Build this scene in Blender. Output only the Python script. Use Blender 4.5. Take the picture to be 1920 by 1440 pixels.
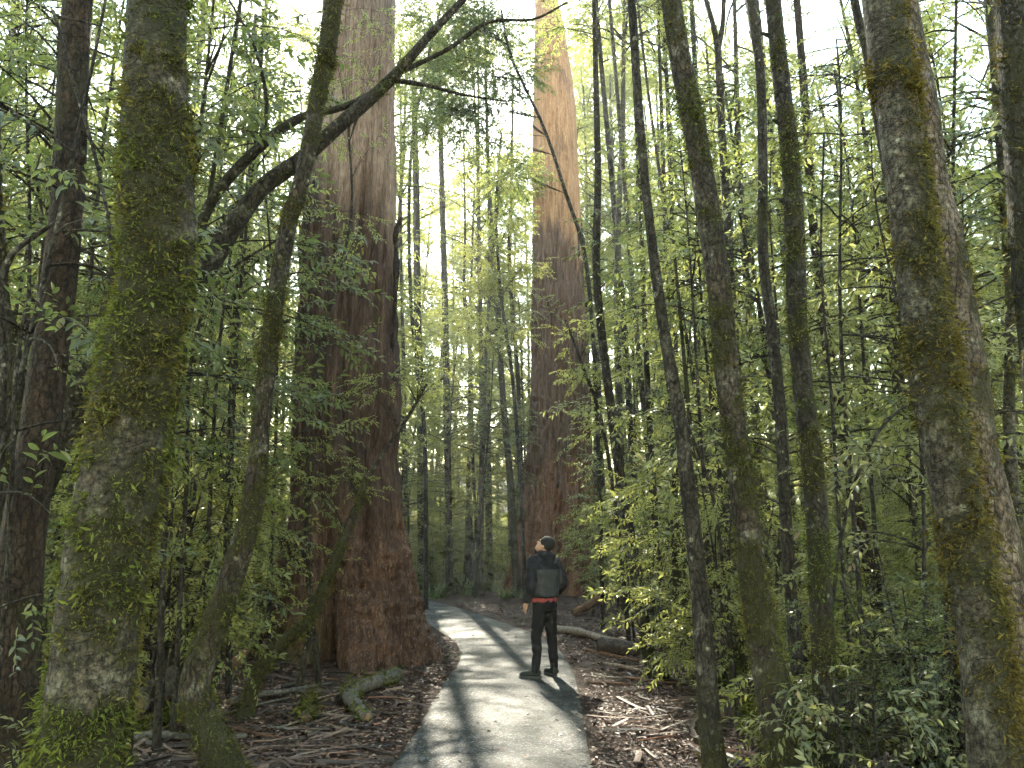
import bpy, math, random
import numpy as np
from mathutils import Vector

for o in list(bpy.data.objects):
    bpy.data.objects.remove(o, do_unlink=True)
scene = bpy.context.scene
COL = scene.collection
R = math.radians

# ------------------------------------------------------------------ camera
CAM_H, PITCH, FPX = 1.6, R(12.5), 1400.0          # eye height, tilt up, focal length in pixels of a 1920 wide frame
cam_d = bpy.data.cameras.new('camera')
cam_d.sensor_width = 36.0
cam_d.lens = 36.0 * FPX / 1920.0
cam_d.clip_start, cam_d.clip_end = 0.05, 2000.0
cam = bpy.data.objects.new('camera', cam_d)
cam.location = (0, 0, CAM_H)
cam.rotation_euler = (R(90) + PITCH, 0, 0)
COL.objects.link(cam)
scene.camera = cam

# ------------------------------------------------------------------ sky and sun
SUN_EL, SUN_AZ = R(39.0), R(-9.6)                 # azimuth measured from +Y towards +X
world = bpy.data.worlds.new('World')
scene.world = world
world.use_nodes = True
wn = world.node_tree
wn.nodes.clear()
w_out = wn.nodes.new('ShaderNodeOutputWorld')
w_bg = wn.nodes.new('ShaderNodeBackground')
w_sky = wn.nodes.new('ShaderNodeTexSky')
w_sky.sky_type = 'NISHITA'
w_sky.sun_disc = False
w_sky.sun_elevation = SUN_EL
w_sky.sun_rotation = SUN_AZ
w_sky.air_density = 2.0
w_sky.dust_density = 0.3
w_sky.ozone_density = 1.0
w_bg.inputs['Strength'].default_value = 0.15
wn.links.new(w_sky.outputs['Color'], w_bg.inputs['Color'])
wn.links.new(w_bg.outputs['Background'], w_out.inputs['Surface'])

sun_d = bpy.data.lights.new('sun', 'SUN')
sun_d.energy = 2.6
sun_d.angle = R(0.5)
sun_d.color = (1.0, 0.975, 0.93)
sun = bpy.data.objects.new('sun', sun_d)
SUN_DIR = Vector((math.sin(SUN_AZ) * math.cos(SUN_EL), math.cos(SUN_AZ) * math.cos(SUN_EL), math.sin(SUN_EL)))
sun.rotation_euler = SUN_DIR.to_track_quat('Z', 'Y').to_euler()
sun.location = SUN_DIR * 60
COL.objects.link(sun)

scene.view_settings.view_transform = 'Standard'
scene.view_settings.look = 'None'
scene.view_settings.gamma = 1.0
scene.view_settings.exposure = 3.05
scene.view_settings.use_white_balance = True          # the phone balanced for the blue forest shade
scene.view_settings.white_balance_temperature = 7700
scene.view_settings.white_balance_tint = 4
cy = scene.cycles
cy.max_bounces = 5
cy.diffuse_bounces = 3
cy.glossy_bounces = 2
cy.transmission_bounces = 4
cy.transparent_max_bounces = 4
cy.volume_bounces = 0
cy.caustics_reflective = False
cy.caustics_refractive = False
cy.sample_clamp_indirect = 4.0
cy.use_adaptive_sampling = True
cy.adaptive_threshold = 0.03
cy.adaptive_min_samples = 12
cy.use_denoising = True

# ------------------------------------------------------------------ numeric helpers
CP, SP = math.cos(PITCH), math.sin(PITCH)
FWD = np.array([0, CP, SP])
EYE = np.array([0, 0, CAM_H])


def ray(px, py):
    x, y, z = px - 960.0, FPX, 720.0 - py
    return np.array([x, y * CP - z * SP, y * SP + z * CP])


def at(px, py, Y):
    r = ray(px, py)
    return EYE + r * (Y / r[1])


def px_of(p):
    d = np.asarray(p) - EYE
    f = d[1] * CP + d[2] * SP
    u = -d[1] * SP + d[2] * CP
    return 960 + FPX * d[0] / f, 720 - FPX * u / f


def wid(p, w):
    """half of a width of w picture pixels at the depth of point p, in metres"""
    return 0.5 * w * float(np.dot(np.asarray(p) - EYE, FWD)) / FPX


def _hash(ix, iy, iz):
    h = (ix.astype(np.int64) * 374761393 + iy.astype(np.int64) * 668265263 + iz.astype(np.int64) * 2147483647) & 0xffffffff
    h = ((h ^ (h >> 13)) * 1274126177) & 0xffffffff
    return ((h ^ (h >> 16)) & 0xffffff) / float(0xffffff)


def vnoise(p):
    p = np.asarray(p, float)
    i = np.floor(p)
    f = p - i
    f = f * f * (3 - 2 * f)
    ix, iy, iz = i[:, 0], i[:, 1], i[:, 2]
    r = 0
    for dx in (0, 1):
        wx = f[:, 0] if dx else 1 - f[:, 0]
        for dy in (0, 1):
            wy = f[:, 1] if dy else 1 - f[:, 1]
            for dz in (0, 1):
                wz = f[:, 2] if dz else 1 - f[:, 2]
                r = r + wx * wy * wz * _hash(ix + dx, iy + dy, iz + dz)
    return r


def fbm(p, oct=3):
    p = np.asarray(p, float)
    s, a, t = 0, 1.0, 0
    for k in range(oct):
        s = s + a * vnoise(p * (2 ** k) + 17.3 * k)
        t += a
        a *= 0.5
    return s / t


def smooth(a, b, x):
    t = np.clip((x - a) / (b - a), 0, 1)
    return t * t * (3 - 2 * t)


def norm(v):
    return v / np.maximum(np.linalg.norm(v, axis=-1, keepdims=True), 1e-9)


def spline(pts, n):
    """Catmull-Rom through rows of pts (any number of columns), n samples"""
    P = np.asarray(pts, float)
    if len(P) == 2:
        return P[0] + (P[1] - P[0]) * np.linspace(0, 1, n)[:, None]
    E = np.vstack([2 * P[0] - P[1], P, 2 * P[-1] - P[-2]])
    seg = np.linalg.norm(np.diff(P[:, :3], axis=0), axis=1)
    cum = np.concatenate([[0], np.cumsum(seg)])
    s = np.linspace(0, cum[-1], n)
    k = np.clip(np.searchsorted(cum, s, 'right') - 1, 0, len(P) - 2)
    t = ((s - cum[k]) / np.maximum(seg[k], 1e-9))[:, None]
    a, b, c, d = E[k], E[k + 1], E[k + 2], E[k + 3]
    return 0.5 * (2 * b + (c - a) * t + (2 * a - 5 * b + 4 * c - d) * t ** 2 + (3 * b - a - 3 * c + d) * t ** 3)


class Geo:
    def __init__(self):
        self.V, self.F, self.M, self.n = [], [], [], 0
        self.attr = {}

    def add(self, V, F, m=0):
        V = np.asarray(V, float).reshape(-1, 3)
        F = np.asarray(F, int).reshape(-1, 4)
        self.V.append(V)
        self.F.append(np.where(F >= 0, F + self.n, -1))
        self.M.append(np.full(len(F), m, int))
        self.n += len(V)
        return self


def build(name, geo, mats, parent=None, smooth_shade=True, offset=None, attrs=None):
    V = np.vstack(geo.V)
    F = np.vstack(geo.F)
    M = np.concatenate(geo.M)
    if offset is not None:
        V = V - np.asarray(offset)
    me = bpy.data.meshes.new(name)
    me.vertices.add(len(V))
    me.vertices.foreach_set('co', V.astype(np.float32).ravel())
    tri = F[:, 3] < 0
    cnt = np.where(tri, 3, 4)
    starts = np.concatenate([[0], np.cumsum(cnt)[:-1]])
    flat = F.ravel()
    flat = flat[flat >= 0]
    me.loops.add(len(flat))
    me.loops.foreach_set('vertex_index', flat.astype(np.int32))
    me.polygons.add(len(F))
    me.polygons.foreach_set('loop_start', starts.astype(np.int32))
    me.polygons.foreach_set('material_index', M.astype(np.int32))
    me.polygons.foreach_set('use_smooth', np.full(len(F), bool(smooth_shade)))
    for m in (mats if isinstance(mats, (list, tuple)) else [mats]):
        me.materials.append(m)
    if attrs:
        for k, v in attrs.items():
            a = me.attributes.new(k, 'FLOAT', 'POINT')
            a.data.foreach_set('value', np.asarray(v, np.float32))
    me.update(calc_edges=True)
    o = bpy.data.objects.new(name, me)
    COL.objects.link(o)
    if parent is not None:
        o.parent = parent
    return o


def tag(o, label, cat, group=None, kind=None):
    if label:
        o['label'] = label
    if cat:
        o['category'] = cat
    if group:
        o['group'] = group
    if kind:
        o['kind'] = kind
    return o


def root(name, loc, label, cat, group=None):
    o = bpy.data.objects.new(name, None)
    o.empty_display_size = 0.2
    o.location = tuple(float(v) for v in loc)
    COL.objects.link(o)
    return tag(o, label, cat, group)


def copy_tree(src, loc, rz=0.0, sc=1.0, tilt=(0, 0)):
    c = src.copy()
    COL.objects.link(c)
    c.location = tuple(float(v) for v in loc)
    c.rotation_euler = (tilt[0], tilt[1], rz)
    c.scale = (sc, sc, sc) if not isinstance(sc, tuple) else sc
    for ch in src.children:
        d = ch.copy()
        COL.objects.link(d)
        d.parent = c
    return c


def frames(P):
    T = norm(np.gradient(P, axis=0))
    ref = np.array([1.0, 0, 0]) if abs(T[:, 0]).mean() < 0.8 else np.array([0, 1.0, 0])
    N = norm(ref - T * (T @ ref)[:, None])
    B = np.cross(T, N)
    return T, N, B


def tube(P, r, nseg=6, rfun=None, cap=False):
    """swept tube; rfun(theta, ring index grid, points) returns a multiplier grid"""
    P = np.asarray(P, float)
    n = len(P)
    r = np.broadcast_to(np.asarray(r, float), (n,))
    T, N, B = frames(P)
    th = np.linspace(0, 2 * np.pi, nseg, endpoint=False)
    c, s = np.cos(th), np.sin(th)
    D = N[:, None, :] * c[None, :, None] + B[:, None, :] * s[None, :, None]
    rr = np.repeat(r[:, None], nseg, 1)
    if rfun is not None:
        rr = rfun(th, rr, P, D)
    V = P[:, None, :] + D * rr[:, :, None]
    i = np.arange(n - 1)[:, None] * nseg
    j = np.arange(nseg)[None, :]
    j2 = (j + 1) % nseg
    F = np.stack([i + j, i + j2, i + nseg + j2, i + nseg + j], -1).reshape(-1, 4)
    V = V.reshape(-1, 3)
    if cap:
        V = np.vstack([V, P[0], P[-1]])
        k0, k1 = n * nseg, n * nseg + 1
        a = np.arange(nseg)
        b = (a + 1) % nseg
        f0 = np.stack([b, a, np.full(nseg, k0), np.full(nseg, -1)], 1)
        o = (n - 1) * nseg
        f1 = np.stack([o + a, o + b, np.full(nseg, k1), np.full(nseg, -1)], 1)
        F = np.vstack([F, f0, f1])
    return V, F


# ------------------------------------------------------------------ materials
def new_mat(name):
    m = bpy.data.materials.new(name)
    m.use_nodes = True
    nt = m.node_tree
    nt.nodes.clear()
    out = nt.nodes.new('ShaderNodeOutputMaterial')
    return m, nt, out


def nd(nt, kind, **kw):
    n = nt.nodes.new(kind)
    for k, v in kw.items():
        if k.startswith('_'):
            setattr(n, k[1:], v)
        else:
            n.inputs[k].default_value = v
    return n


def tex_noise(nt, scale, vec=None, detail=4.0, rough=0.6, mapscale=None, coord='Object'):
    tc = nt.nodes.new('ShaderNodeTexCoord')
    src = tc.outputs[coord]
    if mapscale:
        mp = nt.nodes.new('ShaderNodeMapping')
        mp.inputs['Scale'].default_value = mapscale
        nt.links.new(src, mp.inputs['Vector'])
        src = mp.outputs['Vector']
    n = nd(nt, 'ShaderNodeTexNoise', Scale=scale, Detail=detail, Roughness=rough)
    nt.links.new(src, n.inputs['Vector'])
    return n.outputs['Fac']


def ramp(nt, fac, stops):
    r = nt.nodes.new('ShaderNodeValToRGB')
    el = r.color_ramp.elements
    while len(el) > 1:
        el.remove(el[-1])
    el[0].position, el[0].color = stops[0][0], (*stops[0][1], 1)
    for p, c in stops[1:]:
        e = el.new(p)
        e.color = (*c, 1)
    nt.links.new(fac, r.inputs['Fac'])
    return r.outputs['Color']


def mixc(nt, fac, a, b, mode='MIX'):
    m = nt.nodes.new('ShaderNodeMix')
    m.data_type = 'RGBA'
    m.blend_type = mode
    for sock, v in ((m.inputs[0], fac), (m.inputs[6], a), (m.inputs[7], b)):
        if hasattr(v, 'type') and hasattr(v, 'is_linked'):
            nt.links.new(v, sock)
        elif isinstance(v, (int, float)):
            sock.default_value = v
        else:
            sock.default_value = (*v, 1)
    return m.outputs[2]


def mth(nt, op, a, b=None, clamp=False):
    m = nt.nodes.new('ShaderNodeMath')
    m.operation = op
    m.use_clamp = clamp
    for i, v in enumerate((a, b)):
        if v is None:
            continue
        if isinstance(v, (int, float)):
            m.inputs[i].default_value = v
        else:
            nt.links.new(v, m.inputs[i])
    return m.outputs[0]


def finish(nt, out, color, rough=0.8, spec=0.3, bump=None, bump_str=0.4, bump_dist=0.02, coat=0.0):
    p = nt.nodes.new('ShaderNodeBsdfPrincipled')
    if hasattr(color, 'type') and hasattr(color, 'is_linked'):
        nt.links.new(color, p.inputs['Base Color'])
    else:
        p.inputs['Base Color'].default_value = (*color, 1)
    if isinstance(rough, (int, float)):
        p.inputs['Roughness'].default_value = rough
    else:
        nt.links.new(rough, p.inputs['Roughness'])
    p.inputs['Specular IOR Level'].default_value = spec
    p.inputs['Coat Weight'].default_value = coat
    if bump is not None:
        b = nd(nt, 'ShaderNodeBump', Strength=bump_str, Distance=bump_dist)
        nt.links.new(bump, b.inputs['Height'])
        nt.links.new(b.outputs['Normal'], p.inputs['Normal'])
    nt.links.new(p.outputs['BSDF'], out.inputs['Surface'])
    return p


def leaf_material(name, dark, light, trans, rough=0.33, tw=0.42, spec=0.6, old=1.0):
    m, nt, out = new_mat(name)
    g = nt.nodes.new('ShaderNodeNewGeometry')
    oi = nt.nodes.new('ShaderNodeObjectInfo')
    rnd = g.outputs['Random Per Island']
    c = ramp(nt, rnd, [(0.0, dark), (0.6, tuple((a + b) / 2 for a, b in zip(dark, light))), (0.93, light), (0.965, (light[0] * (1 + 0.6 * old), light[1] * 1.15, light[2] * 0.8)), (1.0, (light[0] * (1 + 0.5 * old), light[1] * (1 - 0.25 * old), light[2] * 0.9))])
    hs = nt.nodes.new('ShaderNodeHueSaturation')
    nt.links.new(c, hs.inputs['Color'])
    nt.links.new(mth(nt, 'ADD', mth(nt, 'MULTIPLY', oi.outputs['Random'], 0.05), 0.475), hs.inputs['Hue'])
    nt.links.new(mth(nt, 'ADD', mth(nt, 'MULTIPLY', oi.outputs['Random'], 0.5), 0.75), hs.inputs['Value'])
    p = nt.nodes.new('ShaderNodeBsdfPrincipled')
    nt.links.new(hs.outputs['Color'], p.inputs['Base Color'])
    p.inputs['Roughness'].default_value = rough
    p.inputs['Specular IOR Level'].default_value = spec
    t = nt.nodes.new('ShaderNodeBsdfTranslucent')
    tc = mixc(nt, rnd, tuple(v * 0.7 for v in trans), trans)
    nt.links.new(tc, t.inputs['Color'])
    mx = nt.nodes.new('ShaderNodeMixShader')
    mx.inputs[0].default_value = tw
    nt.links.new(p.outputs['BSDF'], mx.inputs[1])
    nt.links.new(t.outputs['BSDF'], mx.inputs[2])
    nt.links.new(mx.outputs['Shader'], out.inputs['Surface'])
    return m


M = {}
M['leaf'] = leaf_material('leaf_green', (0.0490, 0.0644, 0.0234), (0.1421, 0.1610, 0.0546), (0.4508, 0.4784, 0.1300), tw=0.52)
M['leaf_dark'] = leaf_material('leaf_dark_green', (0.0294, 0.0442, 0.0208), (0.0784, 0.1012, 0.0442), (0.2352, 0.2852, 0.0780), rough=0.32, tw=0.47)
M['leaf_pale'] = leaf_material('leaf_pale_green', (0.0637, 0.0782, 0.0416), (0.1568, 0.1748, 0.0936), (0.4312, 0.4600, 0.1690), tw=0.5)
M['leaf_yellow'] = leaf_material('leaf_yellow_green', (0.0588, 0.0782, 0.0260), (0.1568, 0.1748, 0.0546), (0.5096, 0.5152, 0.1300), tw=0.52)
M['leaf_far'] = leaf_material('leaf_far', (0.0686, 0.0828, 0.0338), (0.1666, 0.1748, 0.0676), (0.4704, 0.4692, 0.1430), tw=0.5)
M['moss'] = leaf_material('moss_sprigs', (0.0138, 0.0144, 0.0066), (0.1552, 0.1440, 0.0440), (0.1955, 0.1680, 0.0330), rough=0.8, tw=0.3, spec=0.1, old=0.0)
M['moss_green'] = leaf_material('moss_sprigs_green', (0.0149, 0.0216, 0.0066), (0.1437, 0.1680, 0.0418), (0.1840, 0.2040, 0.0330), rough=0.8, tw=0.3, spec=0.1, old=0.0)
M['moss_gold'] = leaf_material('moss_sprigs_gold', (0.020, 0.017, 0.008), (0.155, 0.125, 0.034), (0.20, 0.16, 0.03), rough=0.8, tw=0.35, spec=0.1, old=0.0)


def bark_material(name, stops, lichen=(0.20, 0.20, 0.17), lichen_amt=0.0, moss=(0.046, 0.046, 0.016), grain=(9, 9, 1.2), bump=0.9, rough=0.85, spec=0.25, crack=0.45, cdark=0.34):
    m, nt, out = new_mat(name)
    n1 = tex_noise(nt, 2.0, mapscale=grain, detail=8, rough=0.72)
    c = ramp(nt, n1, stops)
    n2 = tex_noise(nt, 7.0, detail=8, rough=0.72)
    n5 = tex_noise(nt, 48.0, mapscale=(1, 1, 0.6), detail=6, rough=0.75)
    n6 = tex_noise(nt, 2.2, detail=5, rough=0.6)
    if lichen_amt > 0:
        c = mixc(nt, ramp(nt, n2, [(0.56 - lichen_amt * 0.2, (0, 0, 0)), (0.76 - lichen_amt * 0.2, (0.9, 0.9, 0.9))]), c, lichen)
        # small pale crusts of lichen
        vo = nd(nt, 'ShaderNodeTexVoronoi', Scale=9.0)
        tc = nt.nodes.new('ShaderNodeTexCoord')
        nt.links.new(tc.outputs['Object'], vo.inputs['Vector'])
        spot = ramp(nt, mth(nt, 'ADD', vo.outputs['Distance'], mth(nt, 'MULTIPLY', n2, 0.35)), [(0.27, (0.8, 0.8, 0.8)), (0.34, (0, 0, 0))])
        c = mixc(nt, spot, c, (0.24, 0.25, 0.19))
    # cracked plates
    tc2 = nt.nodes.new('ShaderNodeTexCoord')
    mp2 = nt.nodes.new('ShaderNodeMapping')
    mp2.inputs['Scale'].default_value = (1.0, 1.0, crack)
    nt.links.new(tc2.outputs['Object'], mp2.inputs['Vector'])
    wob = nt.nodes.new('ShaderNodeVectorMath')
    wob.operation = 'ADD'
    wsc = nt.nodes.new('ShaderNodeVectorMath')
    wsc.operation = 'SCALE'
    wsc.inputs['Scale'].default_value = 0.10
    wn2 = nd(nt, 'ShaderNodeTexNoise', Scale=9.0, Detail=4.0)
    nt.links.new(mp2.outputs['Vector'], wn2.inputs['Vector'])
    nt.links.new(wn2.outputs['Color'], wsc.inputs[0])
    nt.links.new(mp2.outputs['Vector'], wob.inputs[0])
    nt.links.new(wsc.outputs['Vector'], wob.inputs[1])
    ve = nd(nt, 'ShaderNodeTexVoronoi', Scale=20.0)
    ve.feature = 'DISTANCE_TO_EDGE'
    nt.links.new(wob.outputs['Vector'], ve.inputs['Vector'])
    plate = ramp(nt, mth(nt, 'ADD', ve.outputs['Distance'], mth(nt, 'MULTIPLY', mth(nt, 'SUBTRACT', n2, 0.5), 0.35)), [(0.0, (0.0, 0.0, 0.0)), (0.10, (1.0, 1.0, 1.0))])
    c = mixc(nt, 1.0, c, mixc(nt, plate, (cdark, cdark * 0.92, cdark * 0.86), (1.0, 1.0, 1.0)), 'MULTIPLY')
    c = mixc(nt, 1.0, c, ramp(nt, n5, [(0.36, (0.16, 0.15, 0.15)), (0.5, (0.95, 0.95, 0.95)), (0.64, (1.9, 1.85, 1.8))]), 'MULTIPLY')
    c = mixc(nt, 1.0, c, ramp(nt, n6, [(0.35, (0.55, 0.52, 0.48)), (0.62, (1.1, 1.1, 1.1))]), 'MULTIPLY')
    a = nt.nodes.new('ShaderNodeAttribute')
    a.attribute_name = 'moss'
    n3 = tex_noise(nt, 60.0, detail=2)
    mc = mixc(nt, n3, tuple(v * 0.2 for v in moss), tuple(v * 1.0 for v in moss))  # moss tint, darkened to put the shade between sprigs into the colour
    c = mixc(nt, a.outputs['Fac'], c, mc)
    nb = mth(nt, 'ADD', mth(nt, 'ADD', n1, mth(nt, 'MULTIPLY', n5, 0.7)), mth(nt, 'MULTIPLY', plate, 0.35))
    finish(nt, out, c, rough, spec, nb, bump, 0.04)
    return m


BR = [(0.25, (0.0143, 0.0104, 0.0076)), (0.5, (0.0404, 0.0314, 0.0228)), (0.72, (0.0903, 0.0760, 0.0594))]
GR = [(0.25, (0.0224, 0.0184, 0.0140)), (0.5, (0.0598, 0.0510, 0.0389)), (0.75, (0.1435, 0.1275, 0.0972))]
DK = [(0.25, (0.0140, 0.0119, 0.0098)), (0.5, (0.0350, 0.0301, 0.0245)), (0.78, (0.0770, 0.0679, 0.0560))]
RD = [(0.25, (0.0120, 0.0081, 0.0063)), (0.5, (0.0358, 0.0236, 0.0171)), (0.75, (0.0750, 0.0550, 0.0406))]
M['bark_brown'] = bark_material('bark_brown', BR, lichen_amt=0.2)
M['bark_grey'] = bark_material('bark_grey', GR, lichen=(0.15, 0.15, 0.115), lichen_amt=0.4, grain=(4, 4, 9), crack=1.4, cdark=0.68)
M['bark_dark'] = bark_material('bark_dark', DK, lichen_amt=0.1)
M['bark_red'] = bark_material('bark_red', RD)
M['bark_tan'] = bark_material('bark_tan', [(0.25, (0.045, 0.034, 0.027)), (0.5, (0.115, 0.090, 0.072)), (0.75, (0.23, 0.185, 0.15))], lichen_amt=0.15)
M['twig'] = bark_material('twig_bark', DK, grain=(20, 20, 20), bump=0.1)


def giant_material(name, zones):
    """vertical fibrous bark; the height attribute picks the zone, the bark itself changes colour up the trunk"""
    m, nt, out = new_mat(name)
    n1 = tex_noise(nt, 1.6, mapscale=(9, 9, 0.55), detail=8, rough=0.7)
    n4 = tex_noise(nt, 2.0, mapscale=(22, 22, 3.0), detail=4, rough=0.6)
    n2 = tex_noise(nt, 0.9, mapscale=(2.0, 2.0, 0.6), detail=4)
    f = mth(nt, 'ADD', mth(nt, 'MULTIPLY', n1, 0.6), mth(nt, 'MULTIPLY', n4, 0.4))
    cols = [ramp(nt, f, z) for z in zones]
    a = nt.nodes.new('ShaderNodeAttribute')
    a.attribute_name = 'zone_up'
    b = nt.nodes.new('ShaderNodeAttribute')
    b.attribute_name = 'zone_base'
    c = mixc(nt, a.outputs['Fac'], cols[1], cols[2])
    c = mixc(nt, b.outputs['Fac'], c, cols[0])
    n7 = tex_noise(nt, 3.0, mapscale=(16, 16, 4.0), detail=5, rough=0.75)
    c = mixc(nt, mth(nt, 'MULTIPLY', b.outputs['Fac'], ramp(nt, n7, [(0.56, (0, 0, 0)), (0.66, (0.75, 0.75, 0.75))])), c, (0.36, 0.23, 0.15))
    c = mixc(nt, 1.0, c, ramp(nt, n7, [(0.30, (0.40, 0.38, 0.38)), (0.48, (1.0, 1.0, 1.0))]), 'MULTIPLY')
    # blackened patches of old bark
    c = mixc(nt, ramp(nt, n2, [(0.56, (0, 0, 0)), (0.66, (0.65, 0.65, 0.65))]), c, mixc(nt, 1.0, c, (0.45, 0.42, 0.42), 'MULTIPLY'))
    ms = nt.nodes.new('ShaderNodeAttribute')
    ms.attribute_name = 'moss'
    c = mixc(nt, ms.outputs['Fac'], c, (0.045, 0.052, 0.014))
    finish(nt, out, c, 0.8, 0.25, mth(nt, 'ADD', n1, mth(nt, 'MULTIPLY', n4, 0.5)), 0.8, 0.05)
    return m


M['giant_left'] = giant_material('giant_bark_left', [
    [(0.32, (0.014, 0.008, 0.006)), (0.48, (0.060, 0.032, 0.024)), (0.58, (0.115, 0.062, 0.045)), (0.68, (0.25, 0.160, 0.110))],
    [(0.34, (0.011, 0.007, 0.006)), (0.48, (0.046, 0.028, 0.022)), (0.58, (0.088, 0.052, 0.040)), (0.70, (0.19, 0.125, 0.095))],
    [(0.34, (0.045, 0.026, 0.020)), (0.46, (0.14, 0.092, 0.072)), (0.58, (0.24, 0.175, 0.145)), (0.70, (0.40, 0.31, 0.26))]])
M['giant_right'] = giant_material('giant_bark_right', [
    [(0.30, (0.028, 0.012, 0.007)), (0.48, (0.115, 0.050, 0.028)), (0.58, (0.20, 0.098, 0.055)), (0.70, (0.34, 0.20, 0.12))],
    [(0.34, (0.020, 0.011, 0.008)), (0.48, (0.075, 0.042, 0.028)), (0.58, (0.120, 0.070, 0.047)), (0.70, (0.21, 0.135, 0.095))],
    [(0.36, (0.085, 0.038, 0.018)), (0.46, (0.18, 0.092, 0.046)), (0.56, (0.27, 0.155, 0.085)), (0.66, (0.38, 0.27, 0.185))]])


def ground_material():
    m, nt, out = new_mat('forest_floor')
    n1 = tex_noise(nt, 1.2, detail=5)
    n2 = tex_noise(nt, 38.0, detail=5, rough=0.7)
    n3 = tex_noise(nt, 0.55, detail=3)
    c = ramp(nt, n2, [(0.3, (0.016, 0.009, 0.007)), (0.5, (0.048, 0.028, 0.021)), (0.62, (0.095, 0.060, 0.046)), (0.74, (0.22, 0.16, 0.125))])
    c = mixc(nt, ramp(nt, n1, [(0.35, (0, 0, 0)), (0.65, (0.7, 0.7, 0.7))]), c, mixc(nt, 1.0, c, (0.75, 0.55, 0.45), 'MULTIPLY'))
    g = ramp(nt, n3, [(0.60, (0, 0, 0)), (0.68, (0.6, 0.6, 0.6))])
    c = mixc(nt, g, c, (0.045, 0.050, 0.018))
    finish(nt, out, c, 0.85, 0.2, n2, 1.0, 0.06)
    return m


def asphalt_material():
    m, nt, out = new_mat('wet_asphalt')
    n1 = tex_noise(nt, 70.0, detail=5, rough=0.75)
    n2 = tex_noise(nt, 1.3, detail=5)
    n3 = tex_noise(nt, 9.0, detail=4)
    vo = nd(nt, 'ShaderNodeTexVoronoi', Scale=70.0)
    tc = nt.nodes.new('ShaderNodeTexCoord')
    nt.links.new(tc.outputs['Object'], vo.inputs['Vector'])
    stone = vo.outputs['Color']
    sep = nt.nodes.new('ShaderNodeSeparateColor')
    nt.links.new(stone, sep.inputs['Color'])
    c = ramp(nt, sep.outputs['Red'], [(0.0, (0.008, 0.009, 0.009)), (0.5, (0.020, 0.022, 0.023)), (0.80, (0.052, 0.055, 0.058)), (1.0, (0.24, 0.245, 0.25))])
    c = mixc(nt, 1.0, c, ramp(nt, n1, [(0.3, (0.5, 0.5, 0.5)), (0.7, (1.4, 1.4, 1.4))]), 'MULTIPLY')
    c = mixc(nt, ramp(nt, n2, [(0.42, (0, 0, 0)), (0.62, (0.55, 0.55, 0.55))]), c, (0.034, 0.036, 0.030))
    a = nt.nodes.new('ShaderNodeAttribute')
    a.attribute_name = 'moss'
    c = mixc(nt, mth(nt, 'MULTIPLY', a.outputs['Fac'], mth(nt, 'ADD', n3, 0.35), True), c, (0.030, 0.030, 0.014))
    rough = ramp(nt, mth(nt, 'ADD', mth(nt, 'MULTIPLY', n2, 0.7), mth(nt, 'MULTIPLY', n3, 0.3)), [(0.40, (0.40, 0.40, 0.40)), (0.60, (0.66, 0.66, 0.66))])
    h = mth(nt, 'ADD', mth(nt, 'MULTIPLY', n1, 0.6), mth(nt, 'MULTIPLY', sep.outputs['Green'], 0.6))
    finish(nt, out, c, rough, 0.145, h, 1.0, 0.010)
    return m


def plain(name, stops, scale=20.0, rough=0.8, spec=0.3, mapscale=None, bump=0.3, dist=0.01):
    m, nt, out = new_mat(name)
    n = tex_noise(nt, scale, detail=5, mapscale=mapscale)
    finish(nt, out, ramp(nt, n, stops), rough, spec, n, bump, dist)
    return m


def litter_material(name, stops, rough=0.6, spec=0.4):
    m, nt, out = new_mat(name)
    g = nt.nodes.new('ShaderNodeNewGeometry')
    finish(nt, out, ramp(nt, g.outputs['Random Per Island'], stops), rough, spec)
    return m


M['ground'] = ground_material()
M['asphalt'] = asphalt_material()
M['litter'] = litter_material('dead_leaves', [(0.0, (0.030, 0.015, 0.010)), (0.45, (0.090, 0.044, 0.031)), (0.7, (0.165, 0.085, 0.060)), (0.88, (0.21, 0.135, 0.10)), (1.0, (0.33, 0.26, 0.21))])
M['strip'] = litter_material('bark_strips', [(0.0, (0.018, 0.012, 0.009)), (0.45, (0.050, 0.030, 0.022)), (0.8, (0.090, 0.054, 0.038)), (0.95, (0.15, 0.095, 0.070)), (1.0, (0.25, 0.10, 0.05))])
M['log_grey'] = plain('log_grey', [(0.3, (0.0280, 0.0248, 0.0208)), (0.5, (0.0760, 0.0680, 0.0576)), (0.7, (0.1520, 0.1400, 0.1200))], 6, mapscale=(4, 4, 4))
M['log_pale'] = plain('log_pale', [(0.3, (0.06, 0.042, 0.031)), (0.5, (0.17, 0.125, 0.095)), (0.7, (0.30, 0.24, 0.19))], 5, mapscale=(4, 4, 4))
M['log_dark'] = plain('log_dark', [(0.3, (0.014, 0.011, 0.009)), (0.55, (0.042, 0.030, 0.023)), (0.75, (0.11, 0.075, 0.052))], 6, mapscale=(4, 4, 4))
M['log_red'] = plain('log_red', [(0.3, (0.0440, 0.0210, 0.0120)), (0.5, (0.1210, 0.0570, 0.0312)), (0.7, (0.2090, 0.1140, 0.0660))], 6, mapscale=(4, 4, 4))
M['wood_core'] = plain('wood_core', [(0.3, (0.05, 0.03, 0.018)), (0.6, (0.15, 0.095, 0.055))], 20)
M['grass'] = leaf_material('sedge_blades', (0.040, 0.060, 0.022), (0.10, 0.13, 0.05), (0.22, 0.28, 0.08))

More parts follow.
